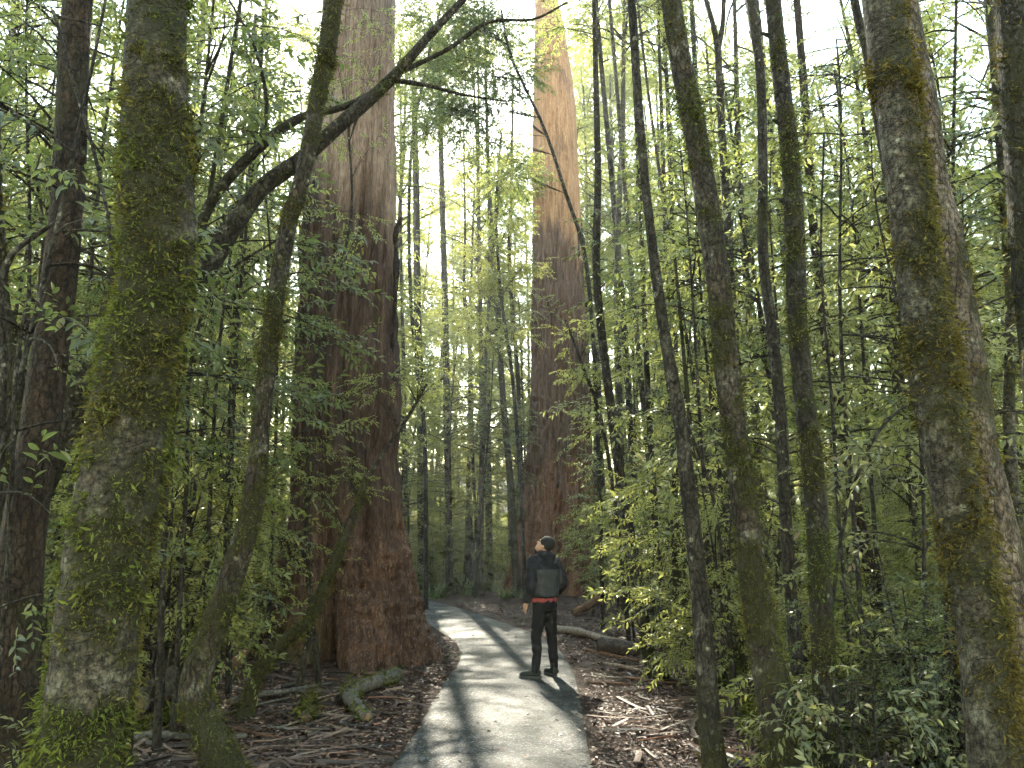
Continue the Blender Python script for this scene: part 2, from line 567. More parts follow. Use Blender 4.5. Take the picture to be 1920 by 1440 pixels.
# ------------------------------------------------------------------ ground shape
PATH_L = [(560, 1700), (713, 1440), (765, 1372), (813, 1292), (848, 1246), (856, 1225), (848, 1206), (822, 1186), (785, 1166), (740, 1150), (670, 1140), (560, 1134)]
PATH_R = [(1190, 1700), (1127, 1440), (1106, 1340), (1092, 1285), (1074, 1238), (1040, 1203), (990, 1180), (925, 1158), (870, 1141), (810, 1126), (720, 1117), (580, 1114)]


def flat(px, py):
    r = ray(px, py)
    t = -CAM_H / r[2]
    return (EYE + r * t)[:2]


PL = spline([(*flat(*p), 0) for p in PATH_L], 140)[:, :2]
PR = spline([(*flat(*p), 0) for p in PATH_R], 140)[:, :2]
PC = (PL + PR) / 2
PW = np.linalg.norm(PL - PR, axis=1) / 2


PX0, PY0, PNX, PNY = -16.0, 1.0, 230, 330
_gx, _gy = np.meshgrid(PX0 + 0.1 * np.arange(PNX), PY0 + 0.1 * np.arange(PNY), indexing='ij')
PD = np.full(_gx.shape, 1e9)
for _e in (PL, PR):
    for _a, _b in zip(_e[:-1], _e[1:]):
        _d = _b - _a
        _t = np.clip(((_gx - _a[0]) * _d[0] + (_gy - _a[1]) * _d[1]) / (_d @ _d), 0, 1)
        PD = np.minimum(PD, np.hypot(_gx - _a[0] - _t * _d[0], _gy - _a[1] - _t * _d[1]))
_ring = np.vstack([PL, PR[::-1]])
_in = np.zeros(_gx.shape, bool)
for _a, _b in zip(_ring, np.roll(_ring, -1, 0)):
    if abs(_a[1] - _b[1]) > 1e-9:
        _in ^= ((_a[1] > _gy) != (_b[1] > _gy)) & (_gx < (_b[0] - _a[0]) * (_gy - _a[1]) / (_b[1] - _a[1]) + _a[0])
PD = np.where(_in, -PD, PD)


def path_dist(x, y):
    """distance outside the path's edge (negative on the path)"""
    x, y = np.atleast_1d(x).astype(float), np.atleast_1d(y).astype(float)
    u = np.clip((x - PX0) / 0.1, 0, PNX - 1.0)
    v = np.clip((y - PY0) / 0.1, 0, PNY - 1.0)
    i, j = u.astype(int).clip(0, PNX - 2), v.astype(int).clip(0, PNY - 2)
    fu, fv = u - i, v - j
    return (PD[i, j] * (1 - fu) + PD[i + 1, j] * fu) * (1 - fv) + (PD[i, j + 1] * (1 - fu) + PD[i + 1, j + 1] * fu) * fv


G1 = np.array([0.0, 0.0])
G2 = np.array([0.0, 0.0])


def hraw(x, y):
    x, y = np.atleast_1d(x).astype(float), np.atleast_1d(y).astype(float)
    p = np.stack([x, y, np.zeros_like(x)], 1)
    n = (fbm(p * 0.7, 3) - 0.5) * 0.16 + (fbm(p * 3.1 + 5, 3) - 0.5) * 0.07
    bank = 0.28 * np.exp(-((x - 3.6) / 1.8) ** 2 - ((y - 15) / 4.5) ** 2) + 0.16 * np.exp(-((x + 4.0) / 1.5) ** 2 - ((y - 9.0) / 2.5) ** 2)
    rise = 1.0 * smooth(30, 60, y) + 16.0 * smooth(58, 150, y)  # far hillside added to block the glow at the horizon
    return n + bank + rise


_hx, _hy = np.meshgrid(-30 + 0.1 * np.arange(601), 0.1 * np.arange(701), indexing='ij')
HG = hraw(_hx.ravel(), _hy.ravel()).reshape(_hx.shape)


def hgt(x, y):
    x, y = np.atleast_1d(x).astype(float), np.atleast_1d(y).astype(float)
    if len(x) > 40000:
        h = hraw(x, y)
    else:
        u, v = np.clip((x + 30) / 0.1, 0, 599.9), np.clip(y / 0.1, 0, 699.9)
        i, j = u.astype(int), v.astype(int)
        fu, fv = u - i, v - j
        h = (HG[i, j] * (1 - fu) + HG[i + 1, j] * fu) * (1 - fv) + (HG[i, j + 1] * (1 - fu) + HG[i + 1, j + 1] * fu) * fv
    k = smooth(0.0, 0.5, path_dist(x, y))
    return h * k - 0.006 * (1 - k)


_HG = None


def h1(x, y):
    return float(hgt(np.array([x]), np.array([y]))[0])


def gnd(px, py):
    r = ray(px, py)
    z = 0.0
    for _ in range(6):
        p = EYE + r * ((z - CAM_H) / r[2])
        z = h1(p[0], p[1])
    return np.array([p[0], p[1], z])


def make_ground():
    def axis(lo, hi, fine_lo, fine_hi, step, coarse):
        a = np.arange(fine_lo, fine_hi + 1e-6, step)
        left = fine_lo - np.cumsum(np.geomspace(step, coarse, 40))
        right = fine_hi + np.cumsum(np.geomspace(step, coarse, 40))
        left = left[left > lo]
        right = right[right < hi]
        return np.concatenate([[lo], left[::-1], a, right, [hi]])
    xs = axis(-400, 400, -8, 8, 0.10, 40)
    ys = axis(-200, 600, 2.8, 18, 0.10, 40)
    X, Y = np.meshgrid(xs, ys)
    Z = hgt(X.ravel(), Y.ravel())
    V = np.stack([X.ravel(), Y.ravel(), Z], 1)
    nx, ny = len(xs), len(ys)
    i = np.arange(ny - 1)[:, None] * nx + np.arange(nx - 1)[None, :]
    F = np.stack([i, i + 1, i + nx + 1, i + nx], -1).reshape(-1, 4)
    o = build('ground', Geo().add(V, F), M['ground'])
    tag(o, 'brown forest floor of soil and dead leaves', None, kind='structure')
    return o


make_ground()


def make_path():
    n, k = len(PC), 15
    u = np.linspace(0, 1, k)
    nz = fbm(np.stack([np.arange(n) * 0.35, np.zeros(n), np.zeros(n)], 1), 3) - 0.5
    nz2 = fbm(np.stack([np.arange(n) * 0.35, np.ones(n) * 9, np.zeros(n)], 1), 3) - 0.5
    V = []
    ms = []
    for i in range(n):
        a = PL[i] + (PL[i] - PR[i]) * nz[i] * 0.03
        b = PR[i] + (PR[i] - PL[i]) * nz2[i] * 0.03
        for t in u:
            p = a + (b - a) * t
            z = 0.018 - 0.012 * (2 * t - 1) ** 2
            if t in (0, 1):
                z = -0.03
            V.append((p[0], p[1], z))
            ms.append(max(0, 1 - min(t, 1 - t) * 2 * PW[i] / 0.10))
    V = np.array(V)
    i = np.arange(n - 1)[:, None] * k + np.arange(k - 1)[None, :]
    F = np.stack([i, i + 1, i + k + 1, i + k], -1).reshape(-1, 4)
    o = build('path', Geo().add(V, F), M['asphalt'], attrs={'moss': ms})
    tag(o, 'wet grey asphalt footpath curving left behind the giant trunk', None, kind='structure')


make_path()

# ------------------------------------------------------------------ foliage pieces
def leaf_tpl(rows):
    """leaf along +Y, folded along its midrib; rows = (t, half width, sag)"""
    V, F = [], []
    for t, w, s in rows:
        V += [(-w, t, s + 0.35 * w), (0, t, s), (w, t, s + 0.35 * w)]
    for k in range(len(rows) - 1):
        a = 3 * k
        F += [(a, a + 1, a + 4, a + 3), (a + 1, a + 2, a + 5, a + 4)]
    return np.array(V, float), np.array(F)


LEAF_MID = (np.array([(0, 0, 0), (0.17, 0.30, 0.05), (0.15, 0.65, 0.02), (0, 1, -0.12), (-0.15, 0.65, 0.02), (-0.17, 0.30, 0.05)], float),
            np.array([(0, 1, 2, 3), (0, 3, 4, 5)]))
LEAF_NEAR = leaf_tpl([(0, 0.012, 0), (0.12, 0.07, 0.01), (0.32, 0.155, 0.015), (0.55, 0.165, -0.01), (0.8, 0.10, -0.07), (1.0, 0.004, -0.16)])
SPRIG = (np.array([(0, 0, 0), (0.13, 0.40, 0.03), (0, 1, -0.10), (-0.13, 0.40, 0.03)], float), np.array([(0, 1, 2, 3)]))
LEAF_FAR = (np.array([(0, 0, 0), (0.26, 0.45, 0.04), (0, 1, -0.08), (-0.26, 0.45, 0.04)], float), np.array([(0, 1, 2, 3)]))


def rotmat(yaw, pitch, roll):
    """arrays of angles -> (n,3,3): roll about Y, then pitch about X, then yaw about Z"""
    cy_, sy = np.cos(yaw), np.sin(yaw)
    cp, sp = np.cos(pitch), np.sin(pitch)
    cr, sr = np.cos(roll), np.sin(roll)
    z, o = np.zeros_like(yaw), np.ones_like(yaw)
    Rz = np.stack([cy_, -sy, z, sy, cy_, z, z, z, o], -1).reshape(-1, 3, 3)
    Rx = np.stack([o, z, z, z, cp, -sp, z, sp, cp], -1).reshape(-1, 3, 3)
    Ry = np.stack([cr, z, sr, z, o, z, -sr, z, cr], -1).reshape(-1, 3, 3)
    return Rz @ Rx @ Ry


def compose(geo, tplV, tplF, pos, rot, scale, m=0):
    n = len(pos)
    if n == 0:
        return
    V = np.einsum('nij,vj->nvi', rot, tplV) * np.asarray(scale).reshape(-1, 1, 1) + pos[:, None, :]
    k = len(tplV)
    F = tplF[None, :, :] + (np.arange(n) * k)[:, None, None]
    geo.add(V.reshape(-1, 3), F.reshape(-1, 4), m)


def make_spray(rng, leaf, n=13, length=0.42, ll=0.075, side=0.9, twig=True):
    """a leafy twig along +Y with alternate leaves"""
    g = Geo()
    if twig:
        P = np.array([(0, 0, 0), (0.01 * length, 0.5 * length, -0.03 * length), (0, length, -0.12 * length)])
        g.add(*tube(P, np.array([0.0035, 0.0028, 0.0012]), 3), 1)
    t = np.linspace(0.12, 1.0, n) + rng.normal(0, 0.02, n)
    sgn = np.where(np.arange(n) % 2 == 0, 1, -1)
    yaw = -sgn * rng.uniform(0.55, 1.15, n) * side
    yaw[-1] = rng.normal(0, 0.2)
    pitch = rng.normal(-0.25, 0.35, n)
    roll = rng.normal(0, 0.45, n)
    pos = np.stack([np.zeros(n), t * length, -0.12 * length * t ** 2], 1)
    compose(g, *leaf, pos, rotmat(yaw, pitch, roll), ll * rng.uniform(0.65, 1.15, n), 0)
    return np.vstack(g.V), np.vstack(g.F), np.concatenate(g.M)


def place_sprays(geo, sprays, pos, rot, scale, rng):
    idx = rng.integers(0, len(sprays), len(pos))
    for k, (V, F, Mi) in enumerate(sprays):
        sel = idx == k
        if sel.any():
            n = sel.sum()
            VV = np.einsum('nij,vj->nvi', rot[sel], V) * scale[sel].reshape(-1, 1, 1) + pos[sel][:, None, :]
            FF = F[None] + (np.arange(n) * len(V))[:, None, None]
            geo.V.append(VV.reshape(-1, 3))
            geo.F.append(FF.reshape(-1, 4) + geo.n)
            geo.M.append(np.tile(Mi, n))
            geo.n += n * len(V)


rng0 = np.random.default_rng(7)
SPRAYS_MID = [make_spray(rng0, LEAF_MID, 17, 0.42, 0.066) for _ in range(6)]
SPRAYS_FINE = [make_spray(rng0, LEAF_FAR, 22, 0.40, 0.040) for _ in range(5)]
SPRAYS_NEAR = [make_spray(rng0, LEAF_NEAR, 11, 0.38, 0.085) for _ in range(8)]
SPRAYS_BIG = [make_spray(rng0, LEAF_FAR, 9, 0.80, 0.31, twig=False) for _ in range(5)]


def branch_curve(rng, p0, az, el, L, droop, n=6):
    t = np.linspace(0, 1, n)
    d = np.array([math.cos(az) * math.cos(el), math.sin(az) * math.cos(el), math.sin(el)])
    side = np.array([-math.sin(az), math.cos(az), 0])
    P = p0 + d * (t * L)[:, None]
    P[:, 2] -= droop * L * t ** 2
    P += side * (np.sin(t * 3 + rng.uniform(0, 6)) * 0.07 * L * t)[:, None]
    return P


def leafy_branches(wood, leaves, rng, specs, sprays, per_m, sc=1.0, flat_amt=0.5, start=0.25, seg=4, mwood=0):
    """specs: (p0, az, el, length, droop, radius)"""
    pos, yaw, pit, rol, scl = [], [], [], [], []
    for p0, az, el, L, droop, r in specs:
        P = branch_curve(rng, np.asarray(p0, float), az, el, L, droop)
        wood.add(*tube(P, np.linspace(r, r * 0.25, len(P)), seg), mwood)
        n = max(2, int(L * per_m))
        t = rng.uniform(start, 1.0, n)
        t[0] = 1.0
        Q = np.stack([np.interp(t, np.linspace(0, 1, len(P)), P[:, k]) for k in range(3)], 1)
        # side twigs leave the branch and point outwards
        side = rng.choice([-1, 1], n)
        a = az - np.pi / 2 + side * rng.uniform(0.2, 1.2, n)
        off = rng.uniform(0, 0.28, n) * min(L, 1.6) * (1 - 0.4 * t)
        Q[:, 0] += np.cos(a + np.pi / 2) * off
        Q[:, 1] += np.sin(a + np.pi / 2) * off
        Q[:, 2] += rng.normal(0, 0.10, n) * L * 0.5 - off * 0.1
        pos.append(Q)
        yaw.append(a)
        pit.append(rng.normal(-0.15, 0.35, n))
        rol.append(rng.normal(0, flat_amt, n))
        scl.append(rng.uniform(0.7, 1.25, n) * sc)
    if pos:
        place_sprays(leaves, sprays, np.vstack(pos), rotmat(np.concatenate(yaw), np.concatenate(pit), np.concatenate(rol)), np.concatenate(scl), rng)


def wobble_trunk(rng, H, lean=0.05, n=14, amp=0.12):
    t = np.linspace(0, 1, n)
    a = rng.uniform(0, 6.28)
    x = math.cos(a) * lean * H * t + amp * np.sin(t * rng.uniform(3, 7) + rng.uniform(0, 6)) * t
    y = math.sin(a) * lean * H * t + amp * np.sin(t * rng.uniform(3, 7) + rng.uniform(0, 6)) * t
    x -= x[0]
    y -= y[0]
    return np.stack([x, y, H * t - 0.05], 1)


def proto_tree(name, seed, H, r, h0, nb, blen, per_m, leaf_mat, bark_mat, sprays=SPRAYS_MID, sc=1.0, el=(0.1, 0.8), droop=0.35, lean=0.04, top_bias=1.0, taper=0.35):
    """a slender leafy tree at the origin; returns (root, trunk, crown)"""
    rng = np.random.default_rng(seed)
    P = wobble_trunk(rng, H, lean)
    wood, leaves = Geo(), Geo()
    rad = r * (1 - (1 - taper) * np.linspace(0, 1, len(P)))
    rad[0] *= 1.35
    Ps = spline(np.column_stack([P, rad]), 40)
    wood.add(*tube(Ps[:, :3], Ps[:, 3], 9))
    specs = []
    for k in range(nb):
        t = h0 + (1 - h0) * (rng.uniform(0, 1) ** (1 / top_bias))
        p = np.array([np.interp(t, np.linspace(0, 1, 40), Ps[:, j]) for j in range(3)])
        s = (0.55 + 0.45 * math.sin(math.pi * min(1, (t - h0) / max(1 - h0, 1e-6)) * 0.9 + 0.25))
        L = blen * s * rng.uniform(0.55, 1.25)
        specs.append((p, rng.uniform(0, 6.28), rng.uniform(*el), L, droop * rng.uniform(0.4, 1.4), r * 0.30 * s + 0.004))
    leafy_branches(wood, leaves, rng, specs, sprays, per_m, sc)
    e = root(name, (0, 0, -500), '', '')
    tr = build('trunk', wood, bark_mat, e)
    cr = build('crown', leaves, [leaf_mat, M['twig']], e, smooth_shade=False)
    return e


def proto_shrub(name, seed, H, stems, blen, nb, per_m, leaf_mat, sprays=SPRAYS_MID, sc=1.0, spread=0.35, start=0.2):
    rng = np.random.default_rng(seed)
    wood, leaves = Geo(), Geo()
    specs = []
    for k in range(stems):
        az = rng.uniform(0, 6.28)
        h = H * rng.uniform(0.6, 1.0)
        P = branch_curve(rng, np.array([rng.normal(0, 0.05), rng.normal(0, 0.05), -0.05]), az, rng.uniform(1.57 - spread, 1.5), h, 0.05, 9)
        wood.add(*tube(P, np.linspace(0.016, 0.005, 9) * (H / 2.0) ** 0.5, 5))
        for j in range(nb):
            t = rng.uniform(start, 1)
            p = np.array([np.interp(t, np.linspace(0, 1, 9), P[:, q]) for q in range(3)])
            specs.append((p, rng.uniform(0, 6.28), rng.uniform(0.0, 0.8), blen * rng.uniform(0.5, 1.2), rng.uniform(0.1, 0.5), 0.006))
    leafy_branches(wood, leaves, rng, specs, sprays, per_m, sc, start=0.3)
    e = root(name, (0, 0, -500), '', '')
    build('stem', wood, M['bark_dark'], e)
    build('foliage', leaves, [leaf_mat, M['twig']], e, smooth_shade=False)
    return e


class Proto:
    """first place() moves the prototype itself, later ones copy it and its parts"""
    def __init__(self, e):
        self.e, self.used = e, False

    def place(self, loc, rz, sc, label, cat, group=None, tilt=(0, 0), hue=None):
        if self.used:
            c = copy_tree(self.e, loc, rz, sc, tilt)
        else:
            c = self.e
            c.location = tuple(float(v) for v in loc)
            c.rotation_euler = (tilt[0], tilt[1], rz)
            c.scale = (sc, sc, sc)
            self.used = True
        tag(c, label, cat, group)
        return c


# ------------------------------------------------------------------ the standing person
def cloth(name, stops, rough=0.9, scale=90.0, bump=0.15):
    return plain(name, stops, scale, rough, 0.2, bump=bump, dist=0.004)


M['jacket_black'] = cloth('jacket_black', [(0.3, (0.010, 0.011, 0.014)), (0.7, (0.020, 0.021, 0.026))])
M['jacket_grey'] = cloth('jacket_grey', [(0.3, (0.030, 0.032, 0.036)), (0.7, (0.055, 0.057, 0.063))])
M['trousers'] = cloth('trousers_black', [(0.3, (0.008, 0.008, 0.010)), (0.7, (0.016, 0.016, 0.019))])
M['shirt'] = cloth('shirt_red', [(0.3, (0.20, 0.035, 0.035)), (0.7, (0.30, 0.06, 0.055))])
M['beanie'] = cloth('beanie_knit', [(0.3, (0.012, 0.012, 0.013)), (0.7, (0.032, 0.031, 0.031))], scale=140, bump=0.5)
M['shoe'] = cloth('shoe_dark', [(0.3, (0.010, 0.014, 0.015)), (0.7, (0.028, 0.034, 0.036))], rough=0.6)
M['sole'] = cloth('shoe_sole', [(0.3, (0.03, 0.03, 0.03)), (0.7, (0.07, 0.07, 0.07))], rough=0.7)
M['skin'] = plain('skin', [(0.3, (0.40, 0.225, 0.155)), (0.7, (0.50, 0.29, 0.205))], 30, 0.5, 0.4, bump=0.05, dist=0.002)
M['eye'] = plain('eye', [(0.3, (0.02, 0.015, 0.012)), (0.7, (0.03, 0.02, 0.018))], 30, 0.2, 0.5, bump=0.0)


def loft(sec, n=28):
    """closed loft of ellipses: (x, y, z, rx, ry)"""
    S_ = spline(sec, max(len(sec) * 4, 10))
    th = np.linspace(0, 2 * np.pi, n, endpoint=False)
    V = np.stack([S_[:, 0][:, None] + S_[:, 3][:, None] * np.cos(th), S_[:, 1][:, None] + S_[:, 4][:, None] * np.sin(th), np.repeat(S_[:, 2][:, None], n, 1)], -1)
    m = len(S_)
    V = np.vstack([V.reshape(-1, 3), S_[0, :3], S_[-1, :3]])
    i = np.arange(m - 1)[:, None] * n
    j = np.arange(n)[None]
    F = np.stack([i + j, i + (j + 1) % n, i + n + (j + 1) % n, i + n + j], -1).reshape(-1, 4)
    a = np.arange(n)
    b = (a + 1) % n
    o = (m - 1) * n
    F = np.vstack([F, np.stack([b, a, np.full(n, m * n), np.full(n, -1)], 1), np.stack([o + a, o + b, np.full(n, m * n + 1), np.full(n, -1)], 1)])
    return V, F


def ball(c, r, Rm=None, n=14):
    ph = np.linspace(0.05, np.pi - 0.05, n)
    th = np.linspace(0, 2 * np.pi, 2 * n, endpoint=False)
    D = np.stack([np.cos(th)[None] * np.sin(ph)[:, None], np.sin(th)[None] * np.sin(ph)[:, None], np.repeat(np.cos(ph)[:, None], 2 * n, 1)], -1) * np.asarray(r)
    V = D.reshape(-1, 3)
    V = np.vstack([V, [0, 0, r[2]], [0, 0, -r[2]]])
    if Rm is not None:
        V = V @ Rm.T
    k = 2 * n
    i = np.arange(n - 1)[:, None] * k
    j = np.arange(k)[None]
    F = np.stack([i + j, i + k + j, i + k + (j + 1) % k, i + (j + 1) % k], -1).reshape(-1, 4)
    a = np.arange(k)
    b = (a + 1) % k
    F = np.vstack([F, np.stack([a, b, np.full(k, n * k), np.full(k, -1)], 1), np.stack([(n - 1) * k + b, (n - 1) * k + a, np.full(k, n * k + 1), np.full(k, -1)], 1)])
    return V + np.asarray(c), F


def limb(rows, n=16):
    S_ = spline(rows, len(rows) * 6)
    return tube(S_[:, :3], S_[:, 3], n, None, cap=True)


def fuse(name, geo, mats, parent, voxel, iters=6, folds=None):
    """one continuous skin over the pieces (voxel remesh, then smoothed)"""
    o = build(name, geo, mats, None)
    rm = o.modifiers.new('r', 'REMESH')
    rm.mode = 'VOXEL'
    rm.voxel_size = voxel
    sm = o.modifiers.new('s', 'SMOOTH')
    sm.factor, sm.iterations = 0.5, iters
    dg = bpy.context.evaluated_depsgraph_get()
    me = bpy.data.meshes.new_from_object(o.evaluated_get(dg))
    o.modifiers.clear()
    old = o.data
    o.data = me
    bpy.data.meshes.remove(old)
    me.name = name
    n = len(me.vertices)
    co = np.empty(n * 3, np.float32)
    me.vertices.foreach_get('co', co)
    co = co.reshape(-1, 3).astype(float)
    if folds:
        no = np.empty(n * 3, np.float32)
        me.vertices.foreach_get('normal', no)
        no = no.reshape(-1, 3)
        co = co + no * folds(co)[:, None]
        me.vertices.foreach_set('co', co.astype(np.float32).ravel())
    me.polygons.foreach_set('use_smooth', np.ones(len(me.polygons), bool))
    if len(me.materials) == 0:
        for m in (mats if isinstance(mats, (list, tuple)) else [mats]):
            me.materials.append(m)
    me.update()
    o.parent = parent
    return o


def person():
    pf = gnd(1022, 1274)
    Yp = pf[1]
    topz = at(1026, 1003, Yp)[2]
    zf = 0.016
    e = root('person', (pf[0], Yp, zf), 'person in black and grey hooded jacket, dark trousers and beanie, looking up on the path', 'person')
    H = topz - zf
    e.rotation_euler = (0, 0, R(38))
    sc = H / 1.735
    e.scale = (sc, sc, sc)
    # head frame: turned left and tipped back
    hc = np.array([0.0, -0.012, 1.60])
    yw, pt = R(30), R(34)
    Rz = np.array([[math.cos(yw), -math.sin(yw), 0], [math.sin(yw), math.cos(yw), 0], [0, 0, 1]])
    Rx = np.array([[1, 0, 0], [0, math.cos(pt), -math.sin(pt)], [0, math.sin(pt), math.cos(pt)]])
    Hm = Rz @ Rx
    hp = lambda x, y, z: hc + Hm @ np.array([x, y, z])
    LS_, LE, LW = np.array([-0.185, 0.0, 1.395]), np.array([-0.240, -0.03, 1.12]), np.array([-0.225, 0.07, 0.905])
    RS_, RE, RW = np.array([0.185, 0.0, 1.395]), np.array([0.255, -0.085, 1.13]), np.array([0.200, 0.085, 0.97])
    lf, rf_ = np.array([-0.155, 0.02, 0.0]), np.array([0.160, 0.03, 0.0])
    # body
    b = Geo()
    b.add(*loft([(0, 0, 0.84, 0.14, 0.10), (0, 0, 0.95, 0.15, 0.105), (0, 0, 1.1, 0.14, 0.10), (0, 0, 1.25, 0.16, 0.11), (0, 0, 1.38, 0.155, 0.10), (0, -0.01, 1.45, 0.08, 0.07)]))
    b.add(*limb([(0, -0.01, 1.40, 0.058), (0, -0.012, 1.48, 0.055), (*hp(0, -0.02, -0.03), 0.056)]))
    for S3, E3, W3 in ((LS_, LE, LW), (RS_, RE, RW)):
        b.add(*limb([(*(S3 * 0.8 + np.array([0, 0, 0.28])), 0.05), (*S3, 0.05), (*((S3 + E3) / 2), 0.043), (*E3, 0.036), (*((E3 + W3) / 2), 0.034), (*W3, 0.026)]))
    for f, s in ((lf, -1), (rf_, 1)):
        b.add(*limb([(s * 0.08, 0, 0.90, 0.08), (s * 0.09, 0.0, 0.75, 0.076), (f[0] * 0.5 + s * 0.05, 0.02, 0.47, 0.052), (f[0] * 0.9, f[1] - 0.02, 0.30, 0.048), (f[0], f[1] - 0.02, 0.09, 0.034)]))
    b.add(*ball(hp(0, -0.012, 0.025), (0.074, 0.094, 0.098), Hm))
    b.add(*ball(hp(0, 0.028, -0.045), (0.058, 0.062, 0.072), Hm))
    b.add(*ball(hp(0, 0.072, -0.088), (0.026, 0.022, 0.020), Hm))
    b.add(*limb([(*hp(0, 0.082, 0.022), 0.008), (*hp(0, 0.100, -0.008), 0.011), (*hp(0, 0.112, -0.024), 0.013)], 10))
    b.add(*ball(hp(0, 0.086, -0.055), (0.024, 0.010, 0.007), Hm))
    b.add(*ball(hp(0, 0.084, -0.068), (0.021, 0.010, 0.007), Hm))
    b.add(*ball(hp(0, 0.074, 0.036), (0.052, 0.016, 0.010), Hm))
    for s in (-1, 1):
        b.add(*ball(hp(s * 0.076, -0.01, -0.012), (0.010, 0.020, 0.032), Hm))
    # hands: palm, four fingers, thumb
    for W3, d, s in ((LW, np.array([-0.01, 0.04, -0.09]), -1), (RW, np.array([-0.05, 0.07, -0.05]), 1)):
        d = d / np.linalg.norm(d)
        side = norm(np.cross(d, np.array([s * 1.0, 0, 0])))
        inn = np.cross(side, d)
        if inn[0] * s > 0:
            inn = -inn
        pm = W3 + d * 0.055
        b.add(*limb([(*W3, 0.024), (*(W3 + d * 0.02), 0.024), (*pm, 0.026), (*(W3 + d * 0.085), 0.024)], 12))
        for q in range(4):
            o0 = W3 + d * 0.08 + side * (q - 1.5) * 0.018
            Lf = (0.066, 0.074, 0.070, 0.056)[q]
            b.add(*limb([(*(o0 - d * 0.03), 0.0095), (*o0, 0.0095), (*(o0 + d * Lf * 0.5 + inn * 0.006), 0.0088), (*(o0 + d * Lf * 0.82 + inn * 0.022), 0.0082), (*(o0 + d * Lf * 0.95 + inn * 0.036), 0.0075)], 8))
        t0 = W3 + d * 0.03 + (side if side[1] > 0 else -side) * 0.022
        sd = side if side[1] > 0 else -side
        b.add(*limb([(*t0, 0.012), (*(t0 + sd * 0.018 + d * 0.03), 0.011), (*(t0 + sd * 0.020 + d * 0.058 + inn * 0.01), 0.009)], 8))
    fuse('body', b, M['skin'], e, 0.0085, 2)
    for s in (-1, 1):
        g = Geo().add(*ball(hp(s * 0.030, 0.079, 0.018), (0.013, 0.008, 0.006), Hm, 8))
        build('eye', g, M['eye'], e)
    # jacket
    j = Geo()
    j.add(*loft([(0, 0.0, 0.955, 0.192, 0.138), (0, 0, 0.985, 0.208, 0.152), (0, 0, 1.10, 0.212, 0.152), (0, -0.005, 1.24, 0.218, 0.152), (0, -0.01, 1.35, 0.218, 0.140), (0, -0.012, 1.41, 0.185, 0.118), (0, -0.015, 1.455, 0.125, 0.100), (0, -0.012, 1.50, 0.080, 0.082), (0, -0.005, 1.535, 0.072, 0.076)]))
    for S3, E3, W3 in ((LS_, LE, LW), (RS_, RE, RW)):
        ax = norm(W3 - E3)
        j.add(*limb([(*(S3 * 0.62 + np.array([0, 0, 0.530])), 0.070), (*S3, 0.078), (*((S3 + E3) / 2), 0.070), (*E3, 0.064), (*((E3 + W3) / 2), 0.058), (*(W3 - ax * 0.03), 0.052), (*(W3 + ax * 0.005), 0.040)], 20))
    j.add(*ball((0, -0.085, 1.475), (0.115, 0.062, 0.055)))
    j.add(*ball((0, -0.105, 1.435), (0.085, 0.045, 0.055)))
    for s in (-1, 1):
        j.add(*limb([(s * 0.085, -0.07, 1.485, 0.040), (s * 0.095, 0.0, 1.49, 0.034), (s * 0.05, 0.07, 1.47, 0.030)], 10))

    def folds(co):
        f = fbm(co * np.array([9, 9, 5.0]) + 3, 3) - 0.5
        f2 = fbm(np.stack([co[:, 0] * 5, co[:, 1] * 5, co[:, 2] * 16 + co[:, 0] * 8], 1) + 8, 2) - 0.5
        return 0.032 * f + 0.022 * f2
    jo = fuse('jacket', j, [M['jacket_black'], M['jacket_grey']], e, 0.010, 3, folds)
    me = jo.data
    if len(me.materials) < 2:
        me.materials.clear()
        me.materials.append(M['jacket_black'])
        me.materials.append(M['jacket_grey'])
    c = np.empty(len(me.polygons) * 3, np.float32)
    me.polygons.foreach_get('center', c)
    c = c.reshape(-1, 3)
    arm = np.zeros(len(c), bool)
    for S3, E3, W3 in ((LS_, LE, LW), (RS_, RE, RW)):
        for A, B in ((S3, E3), (E3, W3)):
            t = np.clip(((c - A) @ (B - A)) / ((B - A) @ (B - A)), 0, 1)
            arm |= np.linalg.norm(c - (A + t[:, None] * (B - A)), axis=1) < 0.062
    grey = (np.abs(c[:, 0]) < 0.198) & (c[:, 2] < 1.305) & (c[:, 2] > 0.975) & ~arm
    me.polygons.foreach_set('material_index', grey.astype(np.int32))
    # shirt hem, trousers
    g = Geo().add(*loft([(0, 0, 0.905, 0.176, 0.128), (0, 0, 0.93, 0.176, 0.128), (0, 0, 1.0, 0.165, 0.12)]))
    fuse('shirt', g, M['shirt'], e, 0.008, 2, lambda co: 0.014 * np.sin(co[:, 0] * 70 + co[:, 1] * 40) * (co[:, 2] < 0.95) * 0.5)
    t = Geo()
    t.add(*loft([(0, -0.005, 0.80, 0.165, 0.125), (0, -0.008, 0.87, 0.170, 0.128), (0, 0, 0.955, 0.160, 0.115)]))
    for f, s in ((lf, -1), (rf_, 1)):
        t.add(*limb([(s * 0.080, -0.005, 0.88, 0.088), (s * 0.086, -0.005, 0.74, 0.090), (f[0] * 0.5 + s * 0.048, 0.012, 0.49, 0.068), (f[0] * 0.85, f[1] - 0.025, 0.30, 0.062), (f[0] * 0.98, f[1] - 0.02, 0.14, 0.052), (f[0], f[1] - 0.015, 0.075, 0.047)], 20))
    fuse('trousers', t, M['trousers'], e, 0.0075, 4, lambda co: 0.022 * (fbm(co * np.array([8, 8, 14.0]) + 5, 3) - 0.5))
    # beanie
    g = Geo()
    g.add(*ball(hp(0, -0.022, 0.045), (0.086, 0.100, 0.094), Hm, 18))
    bo = fuse('beanie', g, M['beanie'], e, 0.006, 2)
    # keep the part of the cap above a slanted brim
    me = bo.data
    n = len(me.vertices)
    co = np.empty(n * 3, np.float32)
    me.vertices.foreach_get('co', co)
